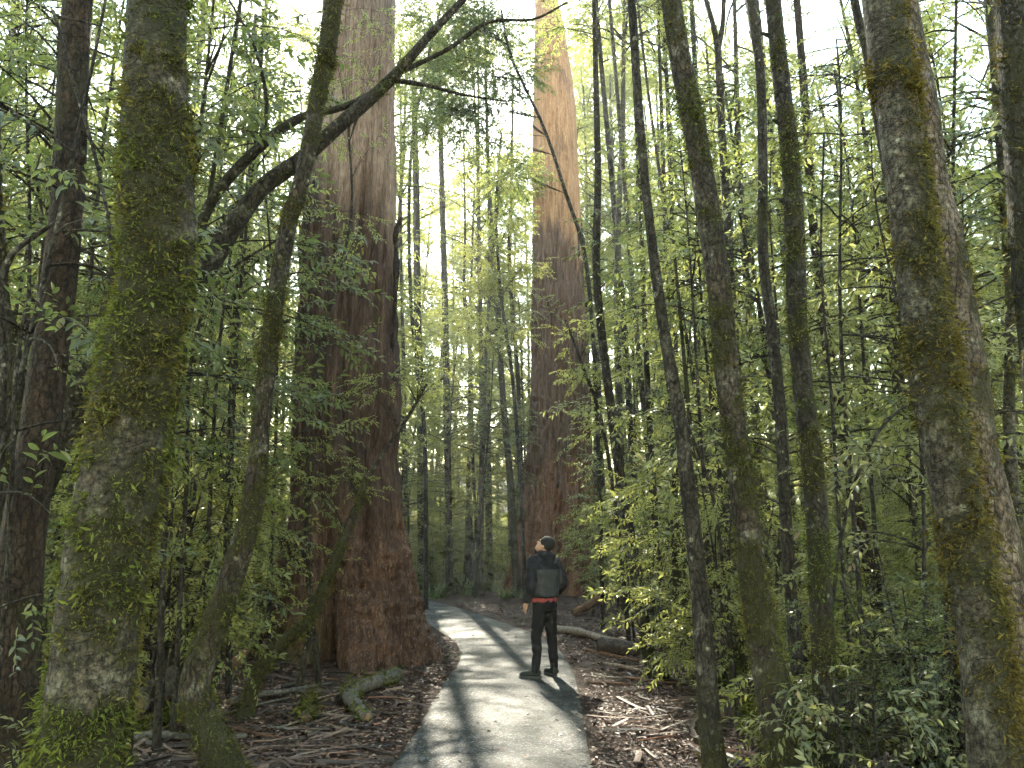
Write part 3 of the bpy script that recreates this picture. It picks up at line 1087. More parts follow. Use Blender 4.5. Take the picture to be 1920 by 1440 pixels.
    loc = (co.reshape(-1, 3) - hc) @ Hm
    lim = -0.004 + 0.42 * loc[:, 1]
    low = loc[:, 2] < lim
    loc2 = loc.copy()
    loc2[low, 2] = lim[low]
    loc2[low, :2] *= np.array([0.93, 0.93])
    cuff = (loc[:, 2] >= lim) & (loc[:, 2] < lim + 0.035)
    loc2[cuff, :2] *= 1.05
    me.vertices.foreach_set('co', (loc2 @ Hm.T + hc).astype(np.float32).ravel())
    me.update()
    # shoes
    for f, yaw in ((lf, R(38)), (rf_, R(-6))):
        c_, s_ = math.cos(yaw), math.sin(yaw)
        Rf = np.array([[c_, -s_, 0], [s_, c_, 0], [0, 0, 1]])
        u = Geo()
        u.add(*limb([(0, -0.075, 0.050, 0.036), (0, -0.04, 0.055, 0.042), (0, 0.03, 0.052, 0.043), (0, 0.10, 0.042, 0.040), (0, 0.155, 0.036, 0.033), (0, 0.185, 0.033, 0.018)]))
        u.add(*limb([(0, -0.03, 0.06, 0.042), (0, -0.03, 0.10, 0.043)]))
        u.V = [v @ Rf.T + f + np.array([0, 0, 0.010]) for v in u.V]
        so = fuse('shoe', u, M['shoe'], e, 0.006, 3)
        k = Geo()
        th = np.linspace(0, 2 * np.pi, 30, endpoint=False)
        yy = 0.055 + 0.142 * np.sin(th)
        xx = (0.040 + 0.010 * np.sin(th)) * np.cos(th)
        ring = [np.stack([xx * q, 0.055 + (yy - 0.055) * q, np.full(30, z)], 1) for q, z in ((0.94, 0.0), (1.0, 0.006), (1.0, 0.026), (0.93, 0.032))]
        V = np.vstack(ring + [[[0, 0.055, 0.0]], [[0, 0.055, 0.032]]])
        i = np.arange(3)[:, None] * 30
        jj = np.arange(30)[None]
        F = np.stack([i + jj, i + (jj + 1) % 30, i + 30 + (jj + 1) % 30, i + 30 + jj], -1).reshape(-1, 4)
        a = np.arange(30)
        F = np.vstack([F, np.stack([(a + 1) % 30, a, np.full(30, 120), np.full(30, -1)], 1), np.stack([90 + a, 90 + (a + 1) % 30, np.full(30, 121), np.full(30, -1)], 1)])
        k.add(V @ Rf.T + f, F)
        build('sole', k, M['sole'], so)


person()


# ------------------------------------------------------------------ giant trunks
def giant(name, label, edges, Yc, mat, lobes, zone_up, zone_base, moss_fn, seed, top=48.0, nseg=250, step=0.048):
    rows = []
    for py, xl, xr in edges:
        c = at((xl + xr) / 2, py, Yc)
        rows.append((c[2], c[0], wid(c, xr - xl)))
    rows.sort()
    z, cx, rr = (np.array(v) for v in zip(*rows))
    zt = z[-1]
    zz = np.concatenate([np.arange(-0.25, zt + 0.5, step), np.arange(zt + 0.6, top, 0.5)])
    slope = (cx[-1] - cx[-3]) / (z[-1] - z[-3])
    X = np.interp(zz, z, cx) + np.maximum(0, zz - zt) * slope * 0.5
    Rr = np.interp(zz, z, rr) * (1 - 0.55 * np.clip((zz - zt) / (top - zt), 0, 1))
    k = np.ones(15) / 15
    Rr = np.convolve(np.pad(Rr, 7, 'edge'), k, 'valid')
    X = np.convolve(np.pad(X, 7, 'edge'), k, 'valid')
    P = np.stack([X, np.full_like(X, Yc), zz], 1)
    th = np.linspace(0, 2 * np.pi, nseg, endpoint=False)
    TH, ZZ = np.meshgrid(th, zz)
    R0 = Rr[:, None] * lobes(TH, ZZ)
    zu = zone_up(TH, ZZ)
    zb = zone_base(TH, ZZ)
    q = np.stack([np.cos(TH) * R0, np.sin(TH) * R0, ZZ], -1).reshape(-1, 3) + seed
    f1 = fbm(q * np.array([5.5, 5.5, 0.38]), 4).reshape(TH.shape)
    f2 = fbm(q * np.array([19, 19, 1.6]) + 31, 3).reshape(TH.shape)
    f3 = fbm(q * np.array([2.2, 2.2, 13.0]) + 77, 3).reshape(TH.shape)
    ridge = 1 - np.abs(2 * f1 - 1) * 2.2
    rough = 1 - 0.8 * zu
    fur = (1 - np.abs(2 * f1 - 1)) ** 5
    fur2 = (1 - np.abs(2 * f2 - 1)) ** 4
    d = -0.12 * fur * rough - 0.05 * fur2 * rough + (f2 - 0.5) * 0.04 * rough + (f1 - 0.5) * 0.09 + 0.05
    d += zb * (f3 - 0.5) * 0.15
    d -= zu * 0.045
    R1 = R0 + d
    V = np.stack([P[:, 0][:, None] + np.cos(TH) * R1, P[:, 1][:, None] + np.sin(TH) * R1, ZZ], -1)
    n = len(zz)
    i = np.arange(n - 1)[:, None] * nseg
    j = np.arange(nseg)[None, :]
    F = np.stack([i + j, i + (j + 1) % nseg, i + nseg + (j + 1) % nseg, i + nseg + j], -1).reshape(-1, 4)
    base = np.array([P[0, 0], Yc, h1(P[0, 0], Yc)])
    e = root(name, base, label, 'tree')
    mo = moss_fn(TH, ZZ)
    build('trunk', Geo().add(V.reshape(-1, 3), F), mat, e, offset=base, attrs={'zone_up': zu.ravel(), 'zone_base': zb.ravel(), 'moss': mo.ravel()})
    return e, base, (TH, ZZ, V, mo)


def adiff(a, b):
    return np.abs((a - b + np.pi) % (2 * np.pi) - np.pi)


def nz2(TH, ZZ, f, fz, seed):
    q = np.stack([np.cos(TH) * f, np.sin(TH) * f, ZZ * fz], -1).reshape(-1, 3) + seed
    return fbm(q, 3).reshape(TH.shape)


g1f = gnd(660, 1253)
G1Y = g1f[1] + 1.05


def lobes1(TH, ZZ):
    fl = np.exp(-np.maximum(ZZ, 0) / 0.75)
    m = np.ones_like(TH)
    m -= 0.58 * np.exp(-np.maximum(ZZ, 0) / 1.4) * np.exp(-(adiff(TH, R(-98)) / 0.17) ** 2)
    m -= 0.16 * fl * np.exp(-(adiff(TH, R(-140)) / 0.16) ** 2)
    m -= 0.10 * np.exp(-np.maximum(ZZ, 0) / 2.5) * np.exp(-(adiff(TH, R(-60)) / 0.30) ** 2)
    m += 0.10 * fl * np.exp(-(adiff(TH, R(-70)) / 0.35) ** 2) + 0.06 * fl * np.cos(5 * TH)
    m += 0.05 * np.cos(3 * TH + 1) * np.exp(-np.maximum(ZZ, 0) / 4)
    return m


z_up1 = at(650, 370, G1Y)[2]
z_b1 = at(650, 985, G1Y)[2]
e1, b1, gd1 = giant('giant_tree', 'huge brown trunk with flared base beside the path, pale bark higher up',
    [(0, 606, 742), (200, 598, 740), (330, 582, 741), (500, 564, 743), (700, 554, 744), (850, 549, 747), (950, 547, 753), (1030, 536, 763), (1100, 522, 778), (1170, 510, 797), (1215, 502, 812), (1250, 496, 822)],
    G1Y, M['giant_left'], lobes1,
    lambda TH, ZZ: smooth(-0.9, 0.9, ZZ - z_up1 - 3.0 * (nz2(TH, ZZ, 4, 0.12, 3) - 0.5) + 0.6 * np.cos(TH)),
    lambda TH, ZZ: smooth(0.5, -0.5, ZZ - z_b1 - 1.8 * (nz2(TH, ZZ, 3, 0.3, 9) - 0.5) - 0.3 * np.cos(TH)),
    lambda TH, ZZ: 0.8 * smooth(0.52, 0.7, nz2(TH, ZZ, 2.5, 1.0, 21)) * np.exp(-np.maximum(ZZ, 0) / 0.5) * smooth(0.2, -0.6, np.cos(TH)), 1.0)

g2f = gnd(1030, 1118)
G2Y = g2f[1] + 1.6


def lobes2(TH, ZZ):
    fl = np.exp(-np.maximum(ZZ, 0) / 1.3)
    m = np.ones_like(TH)
    m -= 0.30 * np.exp(-np.maximum(ZZ, 0) / 3.0) * np.exp(-(adiff(TH, R(-86)) / 0.12) ** 2)
    m -= 0.25 * np.exp(-np.maximum(ZZ, 0) / 2.5) * np.exp(-(adiff(TH, R(-52)) / 0.12) ** 2)
    m -= 0.22 * fl * np.exp(-(adiff(TH, R(-135)) / 0.15) ** 2)
    m += 0.07 * fl * np.cos(6 * TH + 0.6)
    return m


z_up2 = at(1045, 440, G2Y)[2]
z_b2 = at(1045, 880, G2Y)[2]
e2, b2, gd2 = giant('giant_tree', 'tall thick trunk with orange pale upper bark, farther along beyond the standing person',
    [(0, 1003, 1046), (60, 1001, 1060), (200, 1000, 1080), (350, 998, 1086), (450, 998, 1092), (600, 998, 1098), (750, 994, 1104), (900, 984, 1112), (1000, 970, 1120), (1060, 958, 1126), (1090, 950, 1130), (1115, 944, 1134)],
    G2Y, M['giant_right'], lobes2,
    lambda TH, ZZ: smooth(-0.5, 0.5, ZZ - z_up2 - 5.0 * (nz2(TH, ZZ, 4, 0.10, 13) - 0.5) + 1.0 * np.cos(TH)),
    lambda TH, ZZ: smooth(1.0, -1.0, ZZ - z_b2 - 2.5 * (nz2(TH, ZZ, 3, 0.3, 19) - 0.5)),
    lambda TH, ZZ: 0.9 * smooth(0.40, 0.6, nz2(TH, ZZ, 2.5, 0.5, 23)) * smooth(5.5, 1.0, ZZ) * smooth(0.0, 0.7, np.cos(TH)), 5.0, nseg=200, step=0.09)


# ------------------------------------------------------------------ moss sprigs on a trunk
def moss_on(name, grid, mask, n, size, mats, parent, offset, rng, zmax=30.0, per=9):
    """tufts of small sprigs rooted on the trunk surface where the moss mask is high"""
    nr, ns, _ = grid.shape
    cen = grid.mean(1, keepdims=True)
    g = Geo()
    nc = max(1, n // per)
    i = rng.uniform(0, nr - 1.001, nc * 5)
    j = rng.uniform(0, ns, nc * 5)
    i0, j0 = i.astype(int), j.astype(int) % ns
    ok = (rng.uniform(0, 1, len(i)) < mask[i0, j0]) & (grid[i0, j0, 2] < zmax)
    i0, j0, fi, fj = i0[ok][:nc], j0[ok][:nc], (i - np.floor(i))[ok][:nc, None], (j - np.floor(j))[ok][:nc, None]
    if len(i0) == 0:
        return None
    j1 = (j0 + 1) % ns
    p = (grid[i0, j0] * (1 - fi) + grid[i0 + 1, j0] * fi) * (1 - fj) + (grid[i0, j1] * (1 - fi) + grid[i0 + 1, j1] * fi) * fj
    nor = norm(p - cen[i0, 0])
    tuft = rng.gamma(2.2, 0.42, len(p)).clip(0.25, 2.6) * (0.5 + 0.8 * mask[i0, j0])
    lean = norm(nor * rng.uniform(0.5, 1.0, (len(p), 1)) + np.array([0, 0, -1.0]) * rng.uniform(0.0, 0.8, (len(p), 1)) + rng.normal(0, 0.25, p.shape))
    kind = (fbm(p * 2.3 + 40, 2) + rng.normal(0, 0.10, len(p)) > 0.5).astype(int)
    rep = lambda v: np.repeat(v, per, 0)
    p, nor, lean, tuft, kind = rep(p), rep(nor), rep(lean), rep(tuft), rep(kind)
    d = norm(lean + rng.normal(0, 0.50, p.shape))
    p = p + rng.normal(0, 0.45, p.shape) * size * tuft[:, None] - nor * size * 0.25
    r = norm(rng.normal(0, 1, p.shape))
    x = norm(np.cross(d, r))
    zc = np.cross(x, d)
    rot = np.stack([x, d, zc], -1)
    sc = size * rng.uniform(0.5, 1.35, len(p)) * (0.55 + 0.55 * tuft)
    for m in (0, 1):
        s = kind == m
        compose(g, *SPRIG, p[s], rot[s], sc[s], m)
    o = build(name, g, mats, parent, smooth_shade=False, offset=offset)
    o['kind'] = 'stuff'
    return o


CANOPY = []


def trunk_tree(name, label, pts, Y, bark, group=None, moss=0.0, moss_mats=None, n_moss=0, moss_size=0.03, moss_freq=3.0, side=0.0,
               top=None, seed=0, nseg=36, step=0.055, crown=None, crown_sc=1.0, dY=0.0, cat='tree', base_flare=1.25, rough_amp=0.06, limbs=None, ztop_moss=None, stop=False, base_moss=0.5, stub=False):
    """pts: (px, py, width in px) from bottom to top along the trunk, at depth Y (dY metres farther at the top)"""
    rng = np.random.default_rng(100 + seed)
    rows = []
    n = len(pts)
    for k, (px, py, w) in enumerate(pts):
        c = at(px, py, Y + dY * k / (n - 1))
        rows.append((*c, wid(c, w)))
    gz = h1(rows[0][0], rows[0][1])
    if rows[0][2] > gz + 0.02:
        a, b = np.array(rows[0]), np.array(rows[1])
        s = (a - b) / max(1e-6, (b[2] - a[2]))
        foot = a + s * (a[2] - gz) * 0.6
        foot[2] = gz - 0.12
        foot[3] = a[3] * base_flare
        rows.insert(0, tuple(foot))
    else:
        rows[0] = (rows[0][0], rows[0][1], gz - 0.12, rows[0][3])
    zvis = rows[-1][2]
    if not stop:
        a, b = np.array(rows[-1]), np.array(rows[-2])
        d = (a - b)[:3] / np.linalg.norm((a - b)[:3])
        d = norm(d * np.array([0.6, 0.6, 1.0]))
        H = top if top else max(zvis + 3, 11.0)
        L = (H - zvis) / max(d[2], 0.5)
        for t in (0.5, 1.0):
            q = a[:3] + d * L * t
            rows.append((*q, a[3] * (1 - 0.45 * t)))
    S = spline(rows, 8)
    length = np.linalg.norm(np.diff(np.array(rows)[:, :3], axis=0), axis=1).sum()
    S = spline(rows, max(12, int(length / step)))
    P, r = S[:, :3], np.maximum(S[:, 3], 0.004)

    def rf(th, rr, P, D):
        q = (P[:, None, :] * np.array([1, 1, 1.0]) + D * rr[:, :, None]).reshape(-1, 3)
        f = fbm(q * np.array([6, 6, 2.5]) + seed * 3.7, 3).reshape(rr.shape) - 0.5
        f2 = fbm(q * np.array([26, 26, 9]) + seed, 2).reshape(rr.shape) - 0.5
        zr = np.maximum(P[:, 2] - gz, 0)[:, None]
        flare = np.exp(-zr / (0.10 + 1.2 * float(r[0]))) * (0.30 + 0.28 * np.cos(3 * th[None, :] + seed) + 0.18 * np.cos(5 * th[None, :] + 2 * seed))
        return rr * (1 + rough_amp * 2.2 * f + rough_amp * 0.8 * f2 + flare)
    V, F = tube(P, r, nseg, rf, cap=stop)
    grid = V[:len(P) * nseg].reshape(len(P), nseg, 3)
    q = grid.reshape(-1, 3)
    f = 0.62 * fbm(q * moss_freq * np.array([1, 1, 0.8]) + seed * 5.1, 3).reshape(grid.shape[:2]) + 0.38 * fbm(q * np.array([17, 17, 11.0]) + seed * 2.3, 3).reshape(grid.shape[:2])
    th = np.linspace(0, 2 * np.pi, nseg, endpoint=False)[None, :]
    zrel = (grid[:, :, 2] - gz)
    mask = smooth(0.60 - 0.35 * moss, 0.76 - 0.35 * moss, f + side * 0.16 * np.cos(th) + base_moss * 0.25 * np.exp(-zrel / 0.6))
    if moss <= 0:
        mask = mask * 0
    base = np.array([P[0, 0], P[0, 1], gz])
    e = root(name, base, label, cat, group)
    g = Geo().add(V, F)
    am = mask.ravel() * 0.85
    if stop:
        am = np.concatenate([am, [am[0], am[-1]]])
    if limbs:
        for L in limbs:
            lr = []
            for px, py, w in L:
                c = at(px, py, Y + dY)
                lr.append((*c, wid(c, w)))
            LS = spline(lr, 24)
            VV, FF = tube(LS[:, :3], np.maximum(LS[:, 3], 0.003), 10)
            g.add(VV, FF)
            am = np.concatenate([am, np.full(len(VV), 0.25 * (moss > 0))])
    for q in range(int(min(9, 2 + length))):
        k = int(rng.integers(int(len(P) * 0.12), int(len(P) * 0.85)))
        az, rb = rng.uniform(0, 6.28), min(0.016, r[k] * rng.uniform(0.14, 0.30))
        dr = np.array([math.cos(az), math.sin(az), rng.uniform(0.1, 0.9)])
        Ls = r[k] + rb * rng.uniform(1.0, 5.0)
        B_ = np.stack([P[k] + dr * (r[k] * 0.5), P[k] + dr * (r[k] * 1.0), P[k] + dr * Ls])
        VV, FF = tube(B_, np.array([rb * 1.7, rb * 1.15, rb * 0.7]), 8, None, cap=True)
        g.add(VV, FF)
        am = np.concatenate([am, np.full(len(VV), 0.3 * (moss > 0))])
    build('trunk', g, M[bark], e, offset=base, attrs={'moss': am})
    if n_moss:
        zm = ztop_moss if ztop_moss else zvis + 0.6
        moss_on('moss', grid, mask, n_moss, moss_size, [M[k] for k in (moss_mats or ('moss', 'moss_green'))], e, base, rng, zmax=zm)
    if crown is not None:
        CANOPY.append((e, P[-1] - base, crown_sc, crown, seed))
    return e, P, r, base


# --- the near trees
trunk_tree('mossy_tree', 'thick pale trunk with shaggy hanging moss, nearest on the left side',
    [(146, 1440, 146), (168, 1300, 148), (187, 1150, 148), (208, 1000, 146), (238, 830, 138), (250, 720, 134), (284, 560, 120), (297, 450, 136), (295, 380, 128), (292, 240, 118), (294, 130, 108), (296, 0, 102)],
    3.3, 'bark_grey', moss=0.72, n_moss=85000, moss_size=0.0195, moss_freq=3.2, seed=1, nseg=72, step=0.025, crown=0, rough_amp=0.05, top=13)
trunk_tree('stringy_tree', 'smooth dark reddish trunk at the left edge behind the shaggy mossy trunk',
    [(22, 1440, 92), (30, 1200, 82), (45, 1000, 74), (76, 800, 66), (108, 550, 60), (130, 330, 55), (146, 0, 50)],
    4.6, 'bark_red', moss=0.08, n_moss=1500, moss_size=0.02, seed=2, nseg=44, crown=1, rough_amp=0.05, top=14)
trunk_tree('mossy_tree', 'mossy trunk cut by the left edge of the picture',
    [(-40, 1100, 56), (-12, 950, 50), (14, 850, 44), (24, 720, 40), (10, 610, 38), (-8, 500, 36)],
    5.2, 'bark_brown', moss=0.7, n_moss=7000, moss_size=0.03, seed=3, nseg=32, top=9)
trunk_tree('curved_tree', 'slim mossy trunk with an S bend at its foot, left of the giant trunk',
    [(432, 1470, 64), (398, 1392, 62), (367, 1310, 58), (377, 1240, 54), (410, 1150, 50), (442, 1060, 46), (474, 950, 42), (489, 800, 34), (502, 680, 33), (520, 540, 32), (541, 420, 31), (570, 320, 30), (602, 150, 31), (626, 0, 32)],
    5.0, 'bark_brown', moss=0.55, moss_mats=('moss', 'moss_green'), n_moss=32000, moss_size=0.017, moss_freq=4, seed=4, nseg=36, step=0.035, crown=1, top=12, base_moss=0.9)
trunk_tree('leaning_sapling', 'small mossy stem leaning right in front of the giant trunk base',
    [(452, 1348, 26), (476, 1280, 24), (520, 1215, 24), (575, 1165, 23), (612, 1090, 22), (650, 1000, 18), (676, 935, 12), (688, 880, 6)],
    gnd(452, 1348)[1], 'bark_brown', moss=0.62, n_moss=9000, moss_size=0.018, moss_freq=5, seed=5, nseg=24, stop=True, base_moss=1.2, dY=0.25)
trunk_tree('smooth_tree', 'slim smooth dark trunk with pale lichen spots right of the path',
    [(1344, 1470, 46), (1335, 1400, 42), (1323, 1250, 38), (1311, 1100, 34), (1291, 920, 29), (1271, 760, 25), (1262, 720, 24), (1236, 560, 20), (1216, 400, 17), (1206, 300, 16), (1184, 0, 15)],
    5.0, 'bark_dark', moss=0.12, n_moss=3500, moss_size=0.016, seed=6, nseg=32, crown=1, top=11, base_moss=1.0)
trunk_tree('mossy_tree', 'leaning brown and green mossy trunk, second large one right of the path',
    [(1484, 1470, 80), (1468, 1400, 72), (1431, 1200, 58), (1408, 1050, 52), (1390, 900, 48), (1366, 720, 46), (1348, 540, 44), (1336, 450, 44), (1306, 260, 42), (1290, 180, 42), (1258, 0, 36)],
    4.9, 'bark_brown', moss=0.45, n_moss=26000, moss_size=0.018, moss_freq=4, seed=7, nseg=42, step=0.035, crown=0, top=12)
trunk_tree('forked_tree', 'thin dark stem that forks in two near the top edge',
    [(1420, 1180, 20), (1395, 900, 18), (1375, 600, 16), (1360, 350, 15), (1354, 260, 14), (1346, 90, 13)],
    9.5, 'bark_dark', moss=0.1, seed=8, nseg=14, stop=True, limbs=[[(1346, 92, 13), (1338, 50, 10), (1318, -20, 8)], [(1346, 92, 12), (1355, 45, 9), (1358, -20, 8)]])
trunk_tree('slender_tree', 'slender dark trunk left of the darkest mossy trunk on the right',
    [(1512, 1400, 26), (1490, 1200, 24), (1472, 950, 22), (1465, 800, 22), (1450, 640, 20), (1431, 480, 19), (1430, 300, 18), (1425, 130, 17), (1408, 0, 16)],
    6.4, 'bark_dark', moss=0.15, n_moss=2500, moss_size=0.02, seed=9, nseg=24, crown=1, top=13)
trunk_tree('mossy_tree', 'darkest mossy trunk, straight, right of the leaning brown one',
    [(1553, 1470, 48), (1550, 1400, 46), (1545, 1250, 44), (1538, 1100, 42), (1530, 950, 41), (1515, 800, 39), (1505, 720, 38), (1495, 600, 36), (1490, 430, 35), (1480, 280, 33), (1465, 150, 31), (1449, 0, 29)],
    5.1, 'bark_dark', moss=0.55, n_moss=22000, moss_size=0.019, moss_freq=4, seed=10, nseg=36, step=0.04, crown=0, top=13)
trunk_tree('mossy_tree', 'thick trunk with golden moss along its edge, nearest on the right side',
    [(1874, 1470, 98), (1856, 1320, 92), (1843, 1200, 86), (1808, 1000, 84), (1780, 860, 86), (1752, 710, 86), (1721, 500, 76), (1699, 330, 74), (1682, 200, 73), (1654, 0, 70)],
    3.6, 'bark_grey', moss=0.68, moss_mats=('moss', 'moss_gold'), n_moss=55000, moss_size=0.020, moss_freq=3.0, side=0.9, seed=11, nseg=64, step=0.028, crown=0, top=13)
trunk_tree('lichened_tree', 'brown trunk close behind the thick golden moss trunk on the right',
    [(1936, 1400, 90), (1904, 1250, 84), (1864, 1000, 80), (1830, 850, 78), (1808, 700, 78), (1775, 500, 76), (1740, 340, 70), (1722, 200, 66), (1705, 100, 60), (1690, 0, 56)],
    4.3, 'bark_tan', moss=0.25, moss_mats=('moss', 'moss_gold'), n_moss=9000, moss_size=0.022, side=1.0, seed=12, nseg=44, crown=1, top=14)
trunk_tree('slender_tree', 'thin dark stem hugging the thick golden moss trunk near the top',
    [(1790, 1250, 20), (1740, 800, 18), (1690, 480, 17), (1645, 220, 16), (1625, 100, 15), (1602, 0, 15)],
    5.6, 'bark_dark', moss=0.1, seed=13, nseg=16, top=10)
trunk_tree('mossy_tree', 'very dark mossy trunk cut by the right edge at the top corner',
    [(1975, 900, 70), (1945, 600, 68), (1922, 330, 64), (1908, 150, 62), (1898, 0, 60)],
    4.6, 'bark_dark', moss=0.6, moss_mats=('moss', 'moss_gold'), n_moss=9000, moss_size=0.025, seed=14, nseg=40, top=11)
trunk_tree('mossy_tree', 'thin pale mossy trunk by the right edge behind the lichened trunk',
    [(1925, 1150, 26), (1908, 1000, 24), (1896, 880, 22), (1892, 780, 20), (1894, 640, 18), (1890, 480, 16)],
    6.5, 'bark_grey', moss=0.5, n_moss=3000, moss_size=0.025, seed=15, nseg=20, top=11)
trunk_tree('slender_tree', 'dark leaning stem rising from the litter bank just right of the standing person',
    [(1246, 1274, 34), (1217, 1222, 26), (1196, 1100, 23), (1180, 1000, 21), (1156, 850, 18), (1145, 760, 17), (1131, 650, 16), (1118, 500, 15), (1121, 330, 13), (1118, 180, 11)],
    gnd(1246, 1274)[1], 'bark_dark', moss=0.1, n_moss=2500, moss_size=0.02, seed=16, nseg=20, base_moss=1.5, top=11)
trunk_tree('slender_tree', 'thin green mossy post like stem behind the smooth lichen spotted trunk',
    [(1277, 1204, 20), (1270, 1100, 17), (1266, 1000, 16), (1264, 850, 14), (1255, 700, 12), (1250, 500, 10)],
    gnd(1277, 1204)[1], 'bark_brown', moss=0.6, n_moss=4000, moss_size=0.025, seed=17, nseg=16, top=12)
trunk_tree('leaning_sapling', 'small mossy stem leaning left, between the smooth trunk and the brown mossy trunk',
    [(1402, 1290, 28), (1390, 1200, 24), (1366, 1130, 21), (1338, 1075, 18), (1315, 1010, 15), (1308, 950, 10)],
    gnd(1402, 1290)[1], 'bark_brown', moss=0.7, n_moss=5000, moss_size=0.022, seed=18, nseg=20, top=5.5)
trunk_tree('slender_tree', 'pinkish brown trunk in the right background between mossy trunks',
    [(1640, 1120, 26), (1628, 1050, 24), (1604, 950, 23), (1580, 800, 22), (1560, 700, 20), (1545, 600, 19), (1526, 430, 17), (1510, 200, 15)],
    10.5, 'bark_red', moss=0.15, seed=19, nseg=20, top=15, crown=1)
trunk_tree('slender_tree', 'thin tree with pale speckled bark left of the forked stem near the sky gap',
    [(1168, 1050, 15), (1162, 800, 14), (1157, 600, 13), (1160, 400, 11), (1167, 250, 10)],
    18, 'bark_grey', moss=0.05, seed=20, nseg=12, top=17, crown=1)
# --- the big leaning limb across the upper left
trunk_tree('leaning_tree', 'dark mossy limb slanting up across the picture in front of the giant trunk',
    [(40, 1010, 56), (92, 872, 51), (150, 730, 46), (230, 640, 42), (320, 560, 41), (385, 505, 39), (432, 432, 36), (492, 352, 32), (560, 302, 29), (640, 232, 26), (730, 152, 21), (800, 72, 16), (872, -5, 12), (930, -70, 8)],
    5.8, 'bark_dark', moss=0.35, n_moss=9000, moss_size=0.02, seed=21, nseg=32, stop=True,
    limbs=[[(360, 470, 18), (400, 372, 20), (480, 282, 19), (560, 222, 16), (640, 202, 12), (700, 172, 9)], [(735, 150, 10), (800, 160, 8), (870, 178, 5), (950, 190, 3)],
           [(742, 140, 10), (840, 92, 8), (915, 42, 7), (1000, 36, 5), (1064, 4, 4)], [(560, 300, 9), (500, 360, 7), (440, 380, 4)], [(480, 285, 9), (500, 200, 8), (478, 90, 6), (430, 0, 4)]])
# --- trunks in the middle distance seen between the giants
MID = [
    ('grey straight trunk at the path bend, the nearest between the two giants', [(843, 1102, 15), (842, 1000, 13), (838, 800, 13), (835, 600, 12), (828, 330, 10), (824, 150, 8)], 'bark_brown', 0.15),
    ('thin grey trunk right of the path bend trunk between the giants', [(900, 1108, 11), (902, 1000, 10), (903, 800, 9), (902, 640, 8), (898, 400, 6)], 'bark_grey', 0.1),
    ('mossy trunk bending left beside the farther giant', [(968, 1075, 15), (965, 1040, 14), (957, 900, 13), (946, 780, 12), (940, 700, 11), (932, 560, 11), (922, 450, 10), (915, 300, 7)], 'bark_brown', 0.5),
    ('dark blackish trunk just right of the nearer giant', [(792, 1086, 18), (790, 900, 16), (788, 750, 15), (783, 600, 14), (780, 330, 12), (776, 200, 9)], 'bark_dark', 0.1),
    ('thin reddish crooked stem in the gap between the giants', [(900, 1085, 7), (888, 900, 6), (880, 640, 8), (873, 580, 7), (870, 530, 6), (872, 440, 4), (870, 300, 3)], 'bark_red', 0.0),
    ('thin dark stem close to the left side of the farther giant', [(985, 1060, 8), (975, 800, 8), (970, 690, 8), (962, 600, 8), (955, 480, 8), (958, 380, 6)], 'bark_red', 0.0),
    ('slim trunk between the dark blackish one and the giant', [(765, 1090, 8), (760, 900, 7), (757, 700, 7), (752, 500, 6)], 'bark_red', 0.1),
]
for k, (lab, pts, bark, ms) in enumerate(MID):
    Yk = (29, 28, 27, 31, 33, 32, 33)[k]
    trunk_tree('slender_tree', lab, pts, Yk, bark, moss=ms, n_moss=1500 if ms > 0.3 else 0, moss_size=0.05, seed=30 + k, nseg=14, step=0.12, top=24, crown=2 if k in (0, 3) else None)
stump = trunk_tree('burnt_stump', 'black burnt stump among green undergrowth between the giants', [(882, 1078, 18), (881, 1020, 15), (879, 980, 14), (880, 945, 12)], 30.0, 'bark_dark', seed=40, nseg=14, stop=True, cat='stump', rough_amp=0.15)
LEFTBG = [
    ('short trunk with bright mossy foot behind the S bend tree', [(342, 1213, 26), (348, 1130, 18), (350, 1040, 17), (356, 950, 15), (372, 850, 13), (392, 700, 11)], 'bark_dark', 0.3),
    ('dark trunk left of the mossy footed one behind the shaggy trunk', [(302, 1152, 20), (306, 1080, 18), (310, 1000, 17), (318, 850, 14), (330, 650, 12)], 'bark_dark', 0.1),
    ('dark upright trunk between the S bend tree and the mossy footed one', [(388, 1172, 20), (394, 1090, 17), (398, 1000, 15), (420, 850, 13), (436, 600, 14), (446, 450, 12)], 'bark_dark', 0.1),
    ('slim trunk rising behind the slanting limb left of the giant', [(470, 1150, 12), (460, 900, 12), (455, 700, 11), (470, 520, 10), (500, 380, 8)], 'bark_brown', 0.2),
    ('thin mossy stem against the right side of the shaggy trunk', [(236, 1450, 20), (247, 1250, 18), (262, 1100, 17), (285, 950, 15), (312, 850, 13), (330, 760, 10)], 'bark_brown', 0.6),
]
for k, (lab, pts, bark, ms) in enumerate(LEFTBG):
    Yk = gnd(pts[0][0], pts[0][1])[1]
    trunk_tree('slender_tree', lab, pts, Yk, bark, moss=ms, n_moss=3500 if ms > 0.25 else 0, moss_size=0.02 if k == 4 else 0.03, seed=50 + k, nseg=18, top=8 + k, base_moss=1.4)

